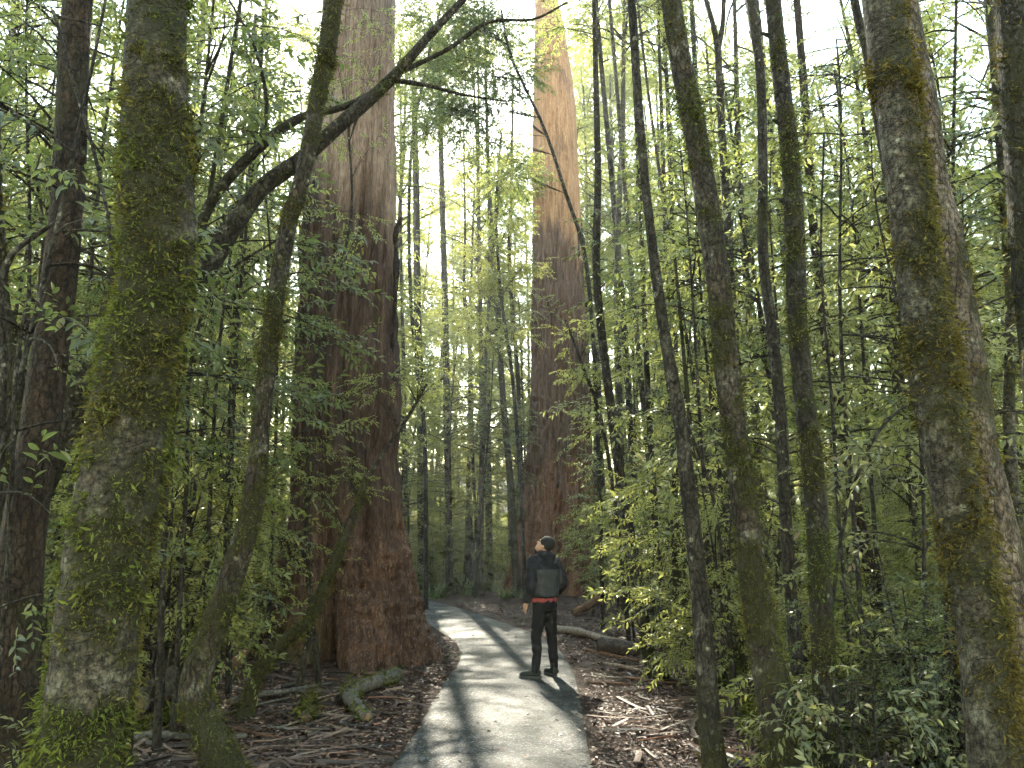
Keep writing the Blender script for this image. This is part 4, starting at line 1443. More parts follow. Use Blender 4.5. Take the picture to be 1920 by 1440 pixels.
BARE = [
    ('thin dark vine like stem crossing the dark reddish trunk at upper left', [(232, 1000, 7), (222, 700, 7), (212, 560, 7), (205, 430, 7), (180, 300, 7), (140, 160, 7), (100, 20, 6)], 3.9),
    ('slanting twiggy stem in the upper left corner', [(15, 1050, 9), (30, 700, 8), (60, 560, 7), (110, 640, 5)], 4.2),
    ('crooked dark stem bending at the left edge', [(-10, 1000, 16), (5, 700, 15), (0, 560, 14), (20, 480, 12), (70, 440, 8), (130, 400, 6)], 4.4),
    ('thin leaning stem between shaggy trunk and the slanting limb', [(350, 900, 8), (355, 700, 7), (390, 560, 7), (440, 500, 6), (520, 450, 4)], 7.0),
    ('thin dark pole left of the nearer giant', [(420, 1080, 8), (430, 800, 8), (440, 600, 8), (455, 420, 7), (470, 300, 6), (480, 150, 5)], 9.0),
    ('arched bare twig stem over the right shrubs', [(1560, 1150, 7), (1590, 950, 6), (1640, 820, 6), (1700, 760, 5), (1740, 760, 3)], 5.6),
    ('thin straight bare stem right of the darkest mossy trunk', [(1600, 1300, 8), (1575, 1000, 7), (1560, 760, 6), (1540, 500, 5), (1545, 250, 4)], 6.0),
    ('thin bent twig stem between lichen spotted and leaning mossy trunks', [(1370, 1200, 7), (1340, 950, 6), (1290, 800, 6), (1250, 720, 4)], 7.4),
]
for k, (lab, pts, Yk) in enumerate(BARE):
    trunk_tree('bare_stem', lab, pts, Yk, 'bark_dark', seed=80 + k, nseg=8, step=0.1, stop=True, cat='sapling')


def strip(parent, base, pts, Y, w, seed):
    """a ribbon of shed bark: pts in pixels, w half width in metres"""
    rng = np.random.default_rng(seed)
    P = spline([at(px, py, Y) + np.array([0, dy, 0]) for px, py, dy in pts], 14)
    t = np.linspace(0, 1, 14)
    ww = w * (0.35 + 0.65 * np.sin(np.pi * (0.12 + 0.8 * t)))[:, None] * (1 + 0.35 * rng.normal(0, 1, (14, 1)) * 0.5)
    a = rng.uniform(-0.5, 0.5) + 1.2 * t
    S_ = np.stack([np.cos(a), np.sin(a) * 0.7, np.zeros(14)], 1)
    N_ = np.stack([-np.sin(a), np.cos(a), np.zeros(14)], 1)
    rows = [P - S_ * ww, P + N_ * ww * 0.35, P + S_ * ww, P - N_ * 0.008]
    V = np.stack(rows, 1).reshape(-1, 3)
    F = []
    for k in range(13):
        q = 4 * k
        for j in range(4):
            F.append((q + j, q + (j + 1) % 4, q + 4 + (j + 1) % 4, q + 4 + j))
    build('bark_strip', Geo().add(V, np.array(F)), M['bark_red'] if seed % 2 else M['bark_dark'], parent, offset=base, attrs={'moss': np.zeros(len(V))})


strip(e1, b1, [(752, 408, 0), (741, 440, 0), (743, 500, 0), (738, 570, 0), (735, 700, 0)], G1Y - 0.15, 0.055, 1)
strip(e1, b1, [(741, 470, 0), (744, 530, -0.05), (740, 590, 0), (737, 660, 0)], G1Y - 0.25, 0.04, 3)
strip(e1, b1, [(590, 330, 0), (583, 380, -0.05), (578, 430, 0), (574, 480, 0.1)], G1Y - 0.45, 0.045, 5)
strip(e2, b2, [(1086, 400, 0), (1092, 450, 0), (1090, 500, 0), (1094, 560, 0)], G2Y - 0.3, 0.10, 2)
strip(e2, b2, [(1080, 420, 0), (1084, 470, -0.1), (1082, 540, 0)], G2Y - 0.6, 0.08, 7)
strip(e2, b2, [(1046, 860, 0), (1047, 930, 0), (1050, 1010, 0)], G2Y - 1.25, 0.09, 9)

# ------------------------------------------------------------------ leafy tree prototypes
U = [Proto(proto_tree('understorey_tree', 200 + k, H, r, h0, nb, bl, pm, M[lm], M[bk], lean=ln)) for k, (H, r, h0, nb, bl, pm, lm, bk, ln) in enumerate([
    (9.0, 0.055, 0.12, 46, 1.7, 13, 'leaf', 'bark_brown', 0.05),
    (11.0, 0.065, 0.15, 54, 1.9, 13, 'leaf_yellow', 'bark_dark', 0.03),
    (12.5, 0.075, 0.20, 56, 2.0, 13, 'leaf', 'bark_grey', 0.04),
    (8.0, 0.050, 0.10, 42, 1.5, 14, 'leaf_pale', 'bark_brown', 0.07),
    (14.0, 0.085, 0.22, 60, 2.1, 13, 'leaf_yellow', 'bark_brown', 0.03),
    (10.0, 0.060, 0.10, 50, 1.7, 14, 'leaf_dark', 'bark_dark', 0.05)])]
K = [Proto(proto_tree('tall_slender_tree', 300 + k, H, r, h0, nb, bl, pm, M[lm], M[bk], el=(0.3, 1.1), droop=0.25, lean=0.02, sc=1.5)) for k, (H, r, h0, nb, bl, pm, lm, bk) in enumerate([
    (20.0, 0.12, 0.45, 30, 2.4, 8, 'leaf', 'bark_grey'),
    (24.0, 0.14, 0.50, 32, 2.6, 8, 'leaf_yellow', 'bark_brown'),
    (17.0, 0.11, 0.40, 28, 2.2, 8, 'leaf', 'bark_dark')])]
PO = [Proto(proto_tree('pole_tree', 350 + k, 19.0, r, 0.74, 14, 1.6, 8, M['leaf'], M[bk], el=(0.3, 1.1), lean=ln, taper=0.5)) for k, (r, bk, ln) in enumerate([(0.075, 'bark_brown', 0.05), (0.10, 'bark_dark', 0.02), (0.055, 'bark_grey', 0.07)])]
S = [Proto(proto_shrub('leafy_shrub', 400 + k, H, st, bl, nb, pm, M[lm], sp, sc)) for k, (H, st, bl, nb, pm, lm, sp, sc) in enumerate([
    (2.2, 6, 0.8, 7, 12, 'leaf', SPRAYS_MID, 0.9),
    (1.5, 7, 0.6, 6, 14, 'leaf_pale', SPRAYS_MID, 0.8),
    (3.2, 5, 1.0, 10, 11, 'leaf', SPRAYS_MID, 1.0),
    (2.6, 6, 0.8, 9, 12, 'leaf_dark', SPRAYS_MID, 0.9),
    (1.8, 9, 0.6, 9, 26, 'leaf_dark', SPRAYS_FINE, 0.8)])]
# canopy crowns for the near trunks whose tops are above the picture
CAN = []
for k in range(3):
    rng = np.random.default_rng(500 + k)
    wood, lv = Geo(), Geo()
    specs = [((0, 0, rng.uniform(-2.2, 0.2)), rng.uniform(0, 6.28), rng.uniform(0.1, 1.2), rng.uniform(1.2, 2.6), 0.3, 0.03) for _ in range(20)]
    leafy_branches(wood, lv, rng, specs, SPRAYS_MID, 8, 1.9)
    off = len(np.vstack(wood.V))
    o = build('crown', lv, [M['leaf'], M['twig']], None, smooth_shade=False)
    w = build('branch', wood, M['bark_dark'], None)
    CAN.append((o, w))
used_can = set()
for e, rel, sc, kind, seed in CANOPY:
    for src, nm in zip(CAN[kind], ('crown', 'limbs')):
        c = src if kind not in used_can else src.copy()
        if kind in used_can:
            COL.objects.link(c)
        c.parent = e
        c.location = tuple(float(v) for v in rel)
        c.rotation_euler = (0, 0, seed * 1.7)
        c.scale = (sc, sc, sc)
    used_can.add(kind)

# ------------------------------------------------------------------ the wood around
rngp = np.random.default_rng(11)


def sun_lane(x, y, H, half):
    """is a tree of height H here in the way of the sun that reaches the path"""
    xc = 0.25 - 0.169 * (y - 7.0)
    return abs(x - xc) < half and 0.81 * (y - 13) < H


def ok_spot(x, y, H, spread):
    if path_dist(x, y)[0] < 0.5 + spread * 0.5:
        return False
    u, _ = px_of((x, y, 2.0))
    m = spread * 0.9 * FPX / y
    if y < G1Y + 1.2 and 500 - m < u < 840 + m:
        return False
    if y < G2Y + 1.5 and 945 - m < u < 1130 + m:
        return False
    if np.hypot(x - b1[0], y - b1[1]) < 2.2 or np.hypot(x - b2[0], y - b2[1]) < 2.8:
        return False
    if sun_lane(x, y, H, 1.7):
        return False
    if y < 15 and 1070 < u < max(1290, 1160 + spread * 1.25 * FPX / y) and spread > 0.8:      # the open litter bank right of the path
        return False
    return True


placed = []


def scatter(protos, n, ylo, yhi, H, spread, label_fn, cat, group, smin=0.8, smax=1.2, mind=1.0, xlim=0.78, bare=0.0, ubox=None):
    k = tries = 0
    while k < n and tries < n * 60:
        tries += 1
        y = math.sqrt(rngp.uniform(ylo ** 2, yhi ** 2))
        x = rngp.uniform(-1, 1) * (xlim * y + 1.0)
        if ubox:
            u, _ = px_of((x, y, 1.0))
            if not (ubox[0] < u < ubox[1]):
                continue
        if not ok_spot(x, y, H, spread):
            continue
        if any((x - a) ** 2 + (y - b) ** 2 < (mind * 0.5 * (1 + c)) ** 2 for a, b, c in placed):
            continue
        placed.append((x, y, mind))
        p = protos[int(rngp.integers(0, len(protos)))]
        p.place((x, y, h1(x, y) - 0.03), rngp.uniform(0, 6.28), rngp.uniform(smin, smax), label_fn(x, y, p.e), cat, group, tilt=(rngp.normal(0, 0.03), rngp.normal(0, 0.03)))
        k += 1


MARKS = [(60, 'at the left edge'), (200, 'behind the shaggy mossy trunk'), (400, 'between shaggy and S bend trunks'), (545, 'left of the nearer giant'),
         (750, 'behind the nearer giant'), (1000, 'in the gap between the giants'), (1135, 'behind the farther giant'), (1290, 'right of the farther giant'),
         (1400, 'behind the lichen spotted trunk'), (1540, 'behind the leaning mossy trunks'), (1760, 'left of the golden moss trunk'), (9999, 'at the right edge')]
LOOK = {'understorey_tree': ('mid green', 'yellow green', 'grey barked', 'pale leaved', 'tall yellow green', 'dark leaved'),
        'tall_slender_tree': ('tall grey', 'very tall brown', 'tall dark'), 'pole_tree': ('brown', 'dark', 'thin grey'), 'leafy_shrub': ('green', 'pale leaved', 'big green', 'dark leaved', 'fine leaved')}


def LB(noun):
    def f(x, y, e):
        u, _ = px_of((x, y, 2.0))
        where = next(t for lim, t in MARKS if u < lim)
        dist = 'near' if y < 12 else 'midway' if y < 19 else 'background' if y < 29 else 'distant'
        base = e.name.split('.')[0]
        k = int(e.name.split('.')[1]) if '.' in e.name else 0
        return '%s %s %s %s' % (dist, LOOK[base][k], noun, where)
    return f


scatter(U, 26, 8.5, 15, 11, 1.4, LB('slender tree'), 'tree', 'leafy trees of the near thicket', mind=1.3)
scatter(U, 60, 15, 30, 15, 1.4, LB('slender tree'), 'tree', 'leafy trees of the background wood', mind=1.5, smin=0.9, smax=1.35)
scatter(K, 26, 16, 34, 26, 2.0, LB('slender tree'), 'tree', 'tall thin trees far back', mind=2.0)
scatter(K, 44, 28, 46, 27, 1.5, LB('slender tree'), 'tree', 'distant tall trees', mind=2.4, smin=0.9, smax=1.3)
scatter(U, 40, 28, 44, 16, 1.2, LB('slender tree'), 'tree', 'distant leafy trees', mind=2.0, smin=1.0, smax=1.5)
scatter(U, 14, 25, 40, 8.5, 1.0, LB('slender tree'), 'tree', 'leafy trees between the giants', mind=1.2, smin=0.75, smax=1.0, ubox=(735, 1010))
scatter(K, 12, 38, 54, 22, 1.5, LB('slender tree'), 'tree', 'distant tall trees between the giants', mind=1.3, smin=0.9, smax=1.15, ubox=(735, 1010))
scatter(PO, 46, 9.0, 26, 17, 0.5, LB('bare pole tree'), 'tree', 'tall bare poles of the thicket', mind=0.9, smin=0.7, smax=1.1)
scatter(S[:3], 18, 27, 40, 2.5, 0.5, LB('leafy shrub'), 'shrub', 'shrubs between the giants', mind=0.9, smin=0.8, smax=1.2, ubox=(735, 1000))
scatter(S[:4], 34, 7.5, 16, 2.5, 0.9, LB('leafy shrub'), 'shrub', 'shrubs of the near undergrowth', mind=1.0)
scatter(S[:4], 50, 16, 32, 2.5, 0.9, LB('leafy shrub'), 'shrub', 'background shrubs', mind=1.2, smin=0.9, smax=1.6)


for k, (px, Y, i, rz) in enumerate([(1092, 32, 0, 0.5), (1112, 37, 1, 2.0), (1135, 30, 2, 3.1), (1160, 35, 1, 4.4), (1185, 31, 0, 5.2), (1210, 38, 1, 1.1), (1075, 41, 1, 0.3), (720, 34, 1, 2.6), (690, 38, 0, 1.6), (1250, 36, 1, 3.3)]):
    p_ = at(px, 1030, Y)
    K[i].place((p_[0], Y, h1(p_[0], Y) - 0.05), rz, 1.1, 'tall far tree with light crown %s' % next(t for lim, t in MARKS if px < lim), 'tree', 'tall far trees beside the giants')

# the wood goes on behind the viewer; unseen trees added to block frontal sky
for k, (x, y, i, sc) in enumerate([(-5.5, 0.5, 2, 1.0), (5.6, 0.8, 1, 0.9), (-2.0, -4.5, 4, 1.0), (2.4, -5.2, 2, 1.1), (-6.0, -5.5, 5, 1.1), (6.2, -5.0, 0, 1.2), (0.2, -9.0, 1, 1.1)]):
    U[i].place((x, y, h1(x, y) - 0.03), k * 1.3, sc, 'unseen leafy tree added to the wood behind the viewer', 'tree', 'trees behind the viewer')

# ------------------------------------------------------------------ far wood that reads as one mass
def far_wood():
    rng = np.random.default_rng(77)
    lv = Geo()
    pos, sc = [], []
    k = 0
    while k < 660:
        y = math.sqrt(rng.uniform(37 ** 2, 72 ** 2))
        x = rng.uniform(-1, 1) * (0.80 * y + 3)
        top = rng.uniform(8, 26)
        lane = abs(x - (0.25 - 0.169 * (y - 7))) < 3.2
        z = top * rng.uniform(0.0, 1.0) ** 1.25
        if lane and z > 0.81 * (y - 13) - 3:
            continue
        rr = rng.uniform(1.1, 2.4)
        n = 38
        d = norm(rng.normal(0, 1, (n, 3))) * rng.uniform(0.25, 1.0, (n, 1)) ** 0.6
        pos.append(np.array([x, y, z + 1.5 + h1(x, y)]) + d * np.array([rr, rr, rr * 0.8]))
        k += 1
    for _ in range(150):
        y = rng.uniform(40, 74)
        x = (0.25 - 0.169 * (y - 7)) + rng.uniform(-1, 1) * 0.10 * y + 1.2
        zt = 0.81 * (y - 13) - 4
        z = zt * rng.uniform(0, 1) ** 1.1
        rr = rng.uniform(1.1, 2.2)
        d = norm(rng.normal(0, 1, (36, 3))) * rng.uniform(0.25, 1.0, (36, 1)) ** 0.6
        pos.append(np.array([x, y, z + 1.0]) + d * np.array([rr, rr, rr * 0.8]))
    for _ in range(70):
        y = rng.uniform(36, 60)
        x = (rng.uniform(1075, 1260) - 960) / FPX * y
        rr = rng.uniform(1.2, 2.2)
        d = norm(rng.normal(0, 1, (34, 3))) * rng.uniform(0.25, 1.0, (34, 1)) ** 0.6
        pos.append(np.array([x, y, rng.uniform(0.2, 0.85) * y]) + d * np.array([rr, rr, rr * 0.8]))
    k = 0
    while k < 230:
        y = rng.uniform(38, 66)
        x = rng.uniform(-1, 1) * 0.62 * y
        if abs(x - (0.25 - 0.169 * (y - 7))) < 3.4:
            continue
        z = rng.uniform(0.30, 0.82) * y
        rr = rng.uniform(1.2, 2.4)
        d = norm(rng.normal(0, 1, (34, 3))) * rng.uniform(0.25, 1.0, (34, 1)) ** 0.6
        pos.append(np.array([x, y, z]) + d * np.array([rr, rr, rr * 0.8]))
        k += 1
    P = np.vstack(pos)
    n = len(P)
    place_sprays(lv, SPRAYS_BIG, P, rotmat(rng.uniform(0, 6.28, n), rng.normal(-0.3, 0.5, n), rng.normal(0, 0.6, n)), rng.uniform(0.7, 1.3, n), rng)
    o = build('distant_forest', lv, [M['leaf_far'], M['twig']], None, smooth_shade=False)
    tag(o, 'far green wood closing the view behind all the trunks', 'forest', kind='stuff')


far_wood()

# ------------------------------------------------------------------ saplings with leaves near enough to tell apart
N = [Proto(proto_tree('leafy_sapling', 600 + k, H, r, h0, nb, bl, pm, M[lm], M['bark_dark'], sprays=SPRAYS_NEAR, sc=sc, el=(0.0, 0.7), droop=0.4, lean=ln)) for k, (H, r, h0, nb, bl, pm, lm, sc, ln) in enumerate([
    (6.0, 0.022, 0.20, 26, 1.0, 7.5, 'leaf_dark', 1.0, 0.08),
    (7.0, 0.026, 0.25, 30, 1.1, 7.5, 'leaf', 1.0, 0.06),
    (5.0, 0.018, 0.15, 22, 0.9, 8.0, 'leaf_pale', 0.9, 0.10),
    (7.5, 0.028, 0.35, 34, 1.2, 8.0, 'leaf_dark', 1.1, 0.05)])]
NS = [Proto(proto_shrub('broadleaf_shrub', 700 + k, H, st, bl, nb, pm, M[lm], SPRAYS_NEAR, sc)) for k, (H, st, bl, nb, pm, lm, sc) in enumerate([
    (1.3, 5, 0.45, 5, 9, 'leaf_pale', 0.75),
    (1.8, 5, 0.5, 6, 9, 'leaf', 0.8),
    (0.9, 4, 0.35, 4, 9, 'leaf_pale', 0.7)])]


def put(proto, px, Y, sc, rz, label, cat, group=None, tilt=(0, 0)):
    p = at(px, 1030, Y)
    return proto.place((p[0], Y, h1(p[0], Y) - 0.02), rz, sc, label, cat, group, tilt)


LS = 'dark leafy sapling screening the upper left corner'
for k, (px, Y, i, sc, rz) in enumerate([(-60, 4.0, 0, 1.0, 0.3), (70, 5.4, 3, 1.0, 2.0), (180, 6.0, 0, 1.15, 4.1), (120, 7.2, 3, 1.1, 1.0), (30, 6.4, 1, 1.0, 5.0),
                                        (330, 6.6, 3, 1.05, 3.0), (400, 7.6, 0, 1.2, 0.9), (450, 8.4, 3, 1.1, 2.7), (250, 8.0, 1, 1.0, 1.9), (520, 9.6, 1, 1.1, 4.4), (340, 9.5, 3, 1.15, 0.2), (-30, 8.5, 3, 1.1, 3.8)]):
    put(N[i], px, Y, sc, rz, '%s leafy sapling %s' % (('dark', 'green', 'pale', 'tall dark')[i], next(t for lim, t in MARKS if px < lim)) + ('' if Y < 7 else ', farther back'), 'sapling', 'saplings of the left thicket')
for k, (px, Y, i, sc, rz) in enumerate([(1275, 11.5, 1, 0.9, 0.5), (1325, 8.4, 1, 1.0, 2.5), (1420, 7.5, 2, 1.2, 4.5), (1590, 6.8, 1, 1.0, 1.5), (1640, 8.5, 3, 1.0, 3.3), (1700, 6.0, 2, 1.1, 5.2), (1820, 6.6, 1, 1.1, 0.1), (1900, 7.5, 3, 1.0, 2.2), (1500, 9.0, 1, 1.1, 3.9), (1380, 10.0, 3, 1.1, 1.1), (1960, 6.0, 2, 1.2, 4.0)]):
    put(N[i], px, Y, sc, rz, '%s leafy sapling %s' % (('dark', 'green', 'pale', 'tall dark')[i], next(t for lim, t in MARKS if px < lim)) + ('' if Y < 7.2 else ', farther back'), 'sapling', 'saplings of the right thicket')
put(N[2], 1185, 13.0, 1.1, 0.4, 'bright leafy sapling in front of the farther giant trunk', 'sapling')
put(N[1], 1195, 17.5, 1.1, 2.4, 'taller leafy sapling at the right flank of the farther giant trunk', 'sapling')
put(S[2], 1165, 20.5, 1.1, 1.4, 'dense shrub at the mossy right foot of the farther giant', 'shrub')
put(S[0], 1225, 13.5, 0.9, 0.4, 'shrub behind the dark leaning stem right of the person', 'shrub')
put(NS[0], 1590, 4.6, 1.0, 0.3, 'pale leaved shrub in the lower right, left of the thick golden moss trunk', 'shrub')
put(NS[1], 1530, 5.4, 0.9, 2.3, 'shrub with loose pale leaves behind the darkest mossy trunk', 'shrub')
put(NS[2], 1640, 3.9, 1.0, 4.0, 'low broad leaved plant at the bottom right corner', 'plant')
put(NS[2], 1780, 4.0, 0.9, 1.0, 'low leafy plant at the foot of the thick golden moss trunk', 'plant')
put(NS[1], 1680, 5.6, 1.0, 5.0, 'leafy shrub between the darkest mossy trunk and the golden moss trunk', 'shrub')
put(S[4], 1725, 5.2, 0.95, 5.0, 'fine leaved dark bush left of the thick golden moss trunk', 'shrub')
put(NS[2], 20, 3.9, 0.8, 2.0, 'small plant with broad leaves at the bottom left corner', 'plant')
put(NS[0], 128, 4.2, 0.8, 3.3, 'low broadleaf shrub between the two leftmost trunks', 'shrub')
put(S[0], 545, G1Y + 0.4, 1.1, 1.2, 'shrub growing against the left side of the nearer giant', 'shrub')
put(S[2], 500, G1Y + 1.5, 1.2, 3.2, 'taller shrub behind the left flank of the nearer giant', 'shrub')


def hero_spray(name, label, cat, stem, sprays_at, mat, Y, sc=1.0, seed=0, dY=0.0, spr=SPRAYS_MID, mult=1):
    """a small leafy stem: stem pixels from the ground up, then sprays of leaves at given pixels"""
    rng = np.random.default_rng(900 + seed)
    rows = []
    for k, (px, py, w) in enumerate(stem):
        c = at(px, py, Y + dY * k / max(1, len(stem) - 1))
        rows.append((*c, wid(c, w)))
    gz = h1(rows[0][0], rows[0][1])
    rows[0] = (rows[0][0], rows[0][1], min(rows[0][2], gz - 0.05), rows[0][3])
    SS = spline(rows, 30)
    wood, lv = Geo(), Geo()
    wood.add(*tube(SS[:, :3], np.maximum(SS[:, 3], 0.003), 8))
    specs = []
    for px, py, L, n in sprays_at:
        tgt = at(px, py, Y + dY)
        j = int(np.argmin(np.linalg.norm(SS[:, :3] - tgt, axis=1)))
        src = SS[max(0, j - 2), :3]
        for q in range(n * mult):
            t2 = tgt + rng.normal(0, 0.13, 3) * L
            P = spline([src, (src + t2) / 2 + np.array([0, 0, 0.06]), t2], 8)
            wood.add(*tube(P, np.linspace(0.0045, 0.002, 8), 4))
            specs.append((t2, rng.uniform(0, 6.28), rng.uniform(-0.3, 0.5), L * rng.uniform(0.5, 1.0), 0.25, 0.004))
    leafy_branches(wood, lv, rng, specs, spr, 13, sc, start=0.0)
    base = np.array([rows[0][0], rows[0][1], gz])
    e = root(name, base, label, cat)
    build('stem', wood, M['bark_dark'], e, offset=base)
    build('foliage', lv, [mat, M['twig']], e, smooth_shade=False, offset=base)


hero_spray('leafy_sapling', 'leafy sapling spreading across the middle of the nearer giant trunk', 'sapling',
    [(560, 1270, 14), (590, 1150, 11), (640, 1010, 9), (700, 880, 8), (760, 790, 7), (800, 720, 5)],
    [(590, 850, 0.5, 5), (640, 880, 0.5, 5), (690, 900, 0.4, 3), (600, 820, 0.4, 3), (690, 720, 0.5, 4), (750, 700, 0.5, 4), (810, 690, 0.5, 4), (720, 770, 0.4, 2), (850, 700, 0.4, 2), (600, 930, 0.4, 3), (580, 1030, 0.3, 2), (610, 1090, 0.25, 2)], M['leaf'], 8.9, 0.7, 1)
hero_spray('leafy_sapling', 'sparse sapling with leaves hanging before the upper giant trunk', 'sapling',
    [(600, 1250, 12), (575, 1000, 9), (590, 700, 8), (640, 500, 6), (660, 380, 5), (650, 200, 4)],
    [(660, 400, 0.4, 4), (690, 430, 0.4, 3), (650, 240, 0.5, 3), (700, 270, 0.5, 3), (640, 120, 0.5, 4), (700, 150, 0.5, 4), (720, 60, 0.5, 4), (660, 40, 0.6, 4)], M['leaf'], 9.2, 0.75, 2)
hero_spray('leafy_sapling', 'bright green sapling reaching in front of the farther giant', 'sapling',
    [(1180, 1180, 10), (1160, 1000, 8), (1130, 800, 7), (1090, 680, 5), (1060, 600, 4)],
    [(1070, 630, 0.5, 4), (1110, 620, 0.6, 5), (1100, 700, 0.6, 4), (1150, 690, 0.6, 5), (1140, 800, 0.6, 5), (1180, 780, 0.6, 4), (1130, 880, 0.5, 4), (1180, 880, 0.6, 4), (1150, 960, 0.4, 3), (1210, 660, 0.6, 4)], M['leaf_yellow'], 12.5, 0.95, 3)
hero_spray('leafy_sapling', 'thin sapling arching over the path near the sky gap', 'sapling',
    [(1130, 1150, 9), (1120, 800, 8), (1100, 500, 8), (1060, 360, 7), (1020, 240, 6), (960, 110, 5), (940, 20, 4)],
    [(960, 130, 0.7, 6), (900, 120, 0.7, 6), (920, 60, 0.7, 5), (860, 160, 0.6, 5), (840, 90, 0.6, 4), (890, 260, 0.6, 5), (940, 330, 0.6, 4), (930, 10, 0.8, 8), (870, 30, 0.8, 8), (830, 200, 0.6, 5), (880, 200, 0.7, 6), (800, 250, 0.5, 3), (930, 200, 0.6, 5), (820, 20, 0.7, 5), (780, 130, 0.6, 4)], M['leaf_dark'], 15.0, 1.3, 4, mult=2)  # dark leaf colour stands in for backlit leaves against bright sky

hero_spray('leafy_sapling', 'tall thin sapling whose leaves hang in the sky gap by the nearer giant', 'sapling',
    [(800, 1112, 9), (795, 800, 8), (770, 560, 7), (770, 300, 6), (800, 120, 5), (830, 0, 4)],
    [(790, 220, 0.7, 6), (850, 200, 0.7, 6), (830, 130, 0.7, 6), (780, 150, 0.7, 6), (860, 90, 0.8, 7), (800, 60, 0.8, 7), (900, 150, 0.7, 5), (880, 20, 0.8, 7), (930, 90, 0.7, 5), (920, 280, 0.6, 5), (960, 330, 0.6, 4), (930, 400, 0.6, 4)], M['leaf'], 21.0, 1.5, 5, mult=2)
hero_spray('leafy_sapling', 'thin sapling leaning out from beside the farther giant into the sky gap', 'sapling',
    [(985, 1090, 8), (975, 900, 7), (960, 700, 7), (940, 560, 6), (930, 400, 5), (940, 250, 4)],
    [(940, 520, 0.6, 5), (910, 470, 0.7, 6), (960, 420, 0.7, 6), (900, 540, 0.6, 5), (880, 600, 0.6, 4), (980, 500, 0.6, 4), (930, 350, 0.7, 6), (970, 300, 0.7, 6), (960, 620, 0.6, 4), (920, 640, 0.6, 4)], M['leaf_yellow'], 24.0, 1.3, 6, mult=3)

# ------------------------------------------------------------------ litter on the floor
def litter():
    rng = np.random.default_rng(31)

    def pts(n, ylo=3.6, yhi=24.0):
        y = ylo * (yhi / ylo) ** (rng.uniform(0, 1, n) ** 1.25)
        x = rng.uniform(-1, 1, n) * (0.75 * y + 0.5)
        return x, y
    # dead leaves
    g = Geo()
    x, y = pts(115000)
    d = path_dist(x, y)
    keep = (d > 0.02) | ((d > -0.16) & (rng.uniform(0, 1, len(x)) < 0.45 * (1 + d / 0.16))) | (rng.uniform(0, 1, len(x)) < 0.02)
    x, y = x[keep], y[keep]
    n = len(x)
    z = np.where(path_dist(x, y) < 0, 0.022, hgt(x, y) + 0.006) + rng.uniform(0, 0.012, n)
    compose(g, *LEAF_FAR, np.stack([x, y, z], 1), rotmat(rng.uniform(0, 6.28, n), rng.normal(0, 0.28, n), rng.normal(0, 0.35, n)), rng.uniform(0.018, 0.068, n) * (0.8 + 0.03 * y))
    o = build('dead_leaves', g, M['litter'], None, smooth_shade=False)
    tag(o, 'fallen dead leaves covering the soil on both sides of the path', 'leaf litter', kind='stuff')
    # curled bark strips and thin sticks
    g = Geo()
    x, y = pts(8000, 3.8, 20)
    dens = np.where(x < 0, 1.0, 0.65) * (0.35 + 0.65 * smooth(0.0, 0.4, path_dist(x, y))) * (path_dist(x, y) > 0.03)
    keep = rng.uniform(0, 1, len(x)) < dens
    for a, b in zip(x[keep], y[keep]):
        L = rng.uniform(0.12, 0.55) * (1.6 if rng.uniform() < 0.12 else 1)
        az = rng.uniform(0, 3.14)
        t = np.linspace(-0.5, 0.5, 4)
        bend = rng.normal(0, 0.06)
        P = np.stack([a + math.cos(az) * L * t - math.sin(az) * bend * L * (t * 2) ** 2, b + math.sin(az) * L * t + math.cos(az) * bend * L * (t * 2) ** 2, np.zeros(4)], 1)
        h = hgt(P[:, 0], P[:, 1])
        lift = rng.uniform(0.0, 0.035) + rng.normal(0, 0.03) * t
        w = rng.uniform(0.002, 0.007) if rng.uniform() < 0.6 else rng.uniform(0.010, 0.024)
        if w < 0.01:
            P[:, 2] = h + 0.008 + np.abs(lift)
            g.add(*tube(P, np.array([w, w, w * 0.9, w * 0.6]), 4))
        else:
            P[:, 2] = h + 0.006 + np.abs(lift)
            s = np.array([-math.sin(az), math.cos(az), 0]) * w
            up = np.array([0, 0, rng.normal(0, 0.6) * w])
            V = np.stack([P - s + up, P + np.array([0, 0, w * 0.35]), P + s + up], 1).reshape(-1, 3)
            F = []
            for k in range(3):
                q = 3 * k
                F += [(q, q + 1, q + 4, q + 3), (q + 1, q + 2, q + 5, q + 4)]
            g.add(V, np.array(F))
    o = build('bark_litter', g, M['strip'], None, smooth_shade=False)
    tag(o, 'small twigs and shed bark strips strewn over the forest floor', 'twigs', kind='stuff')


litter()


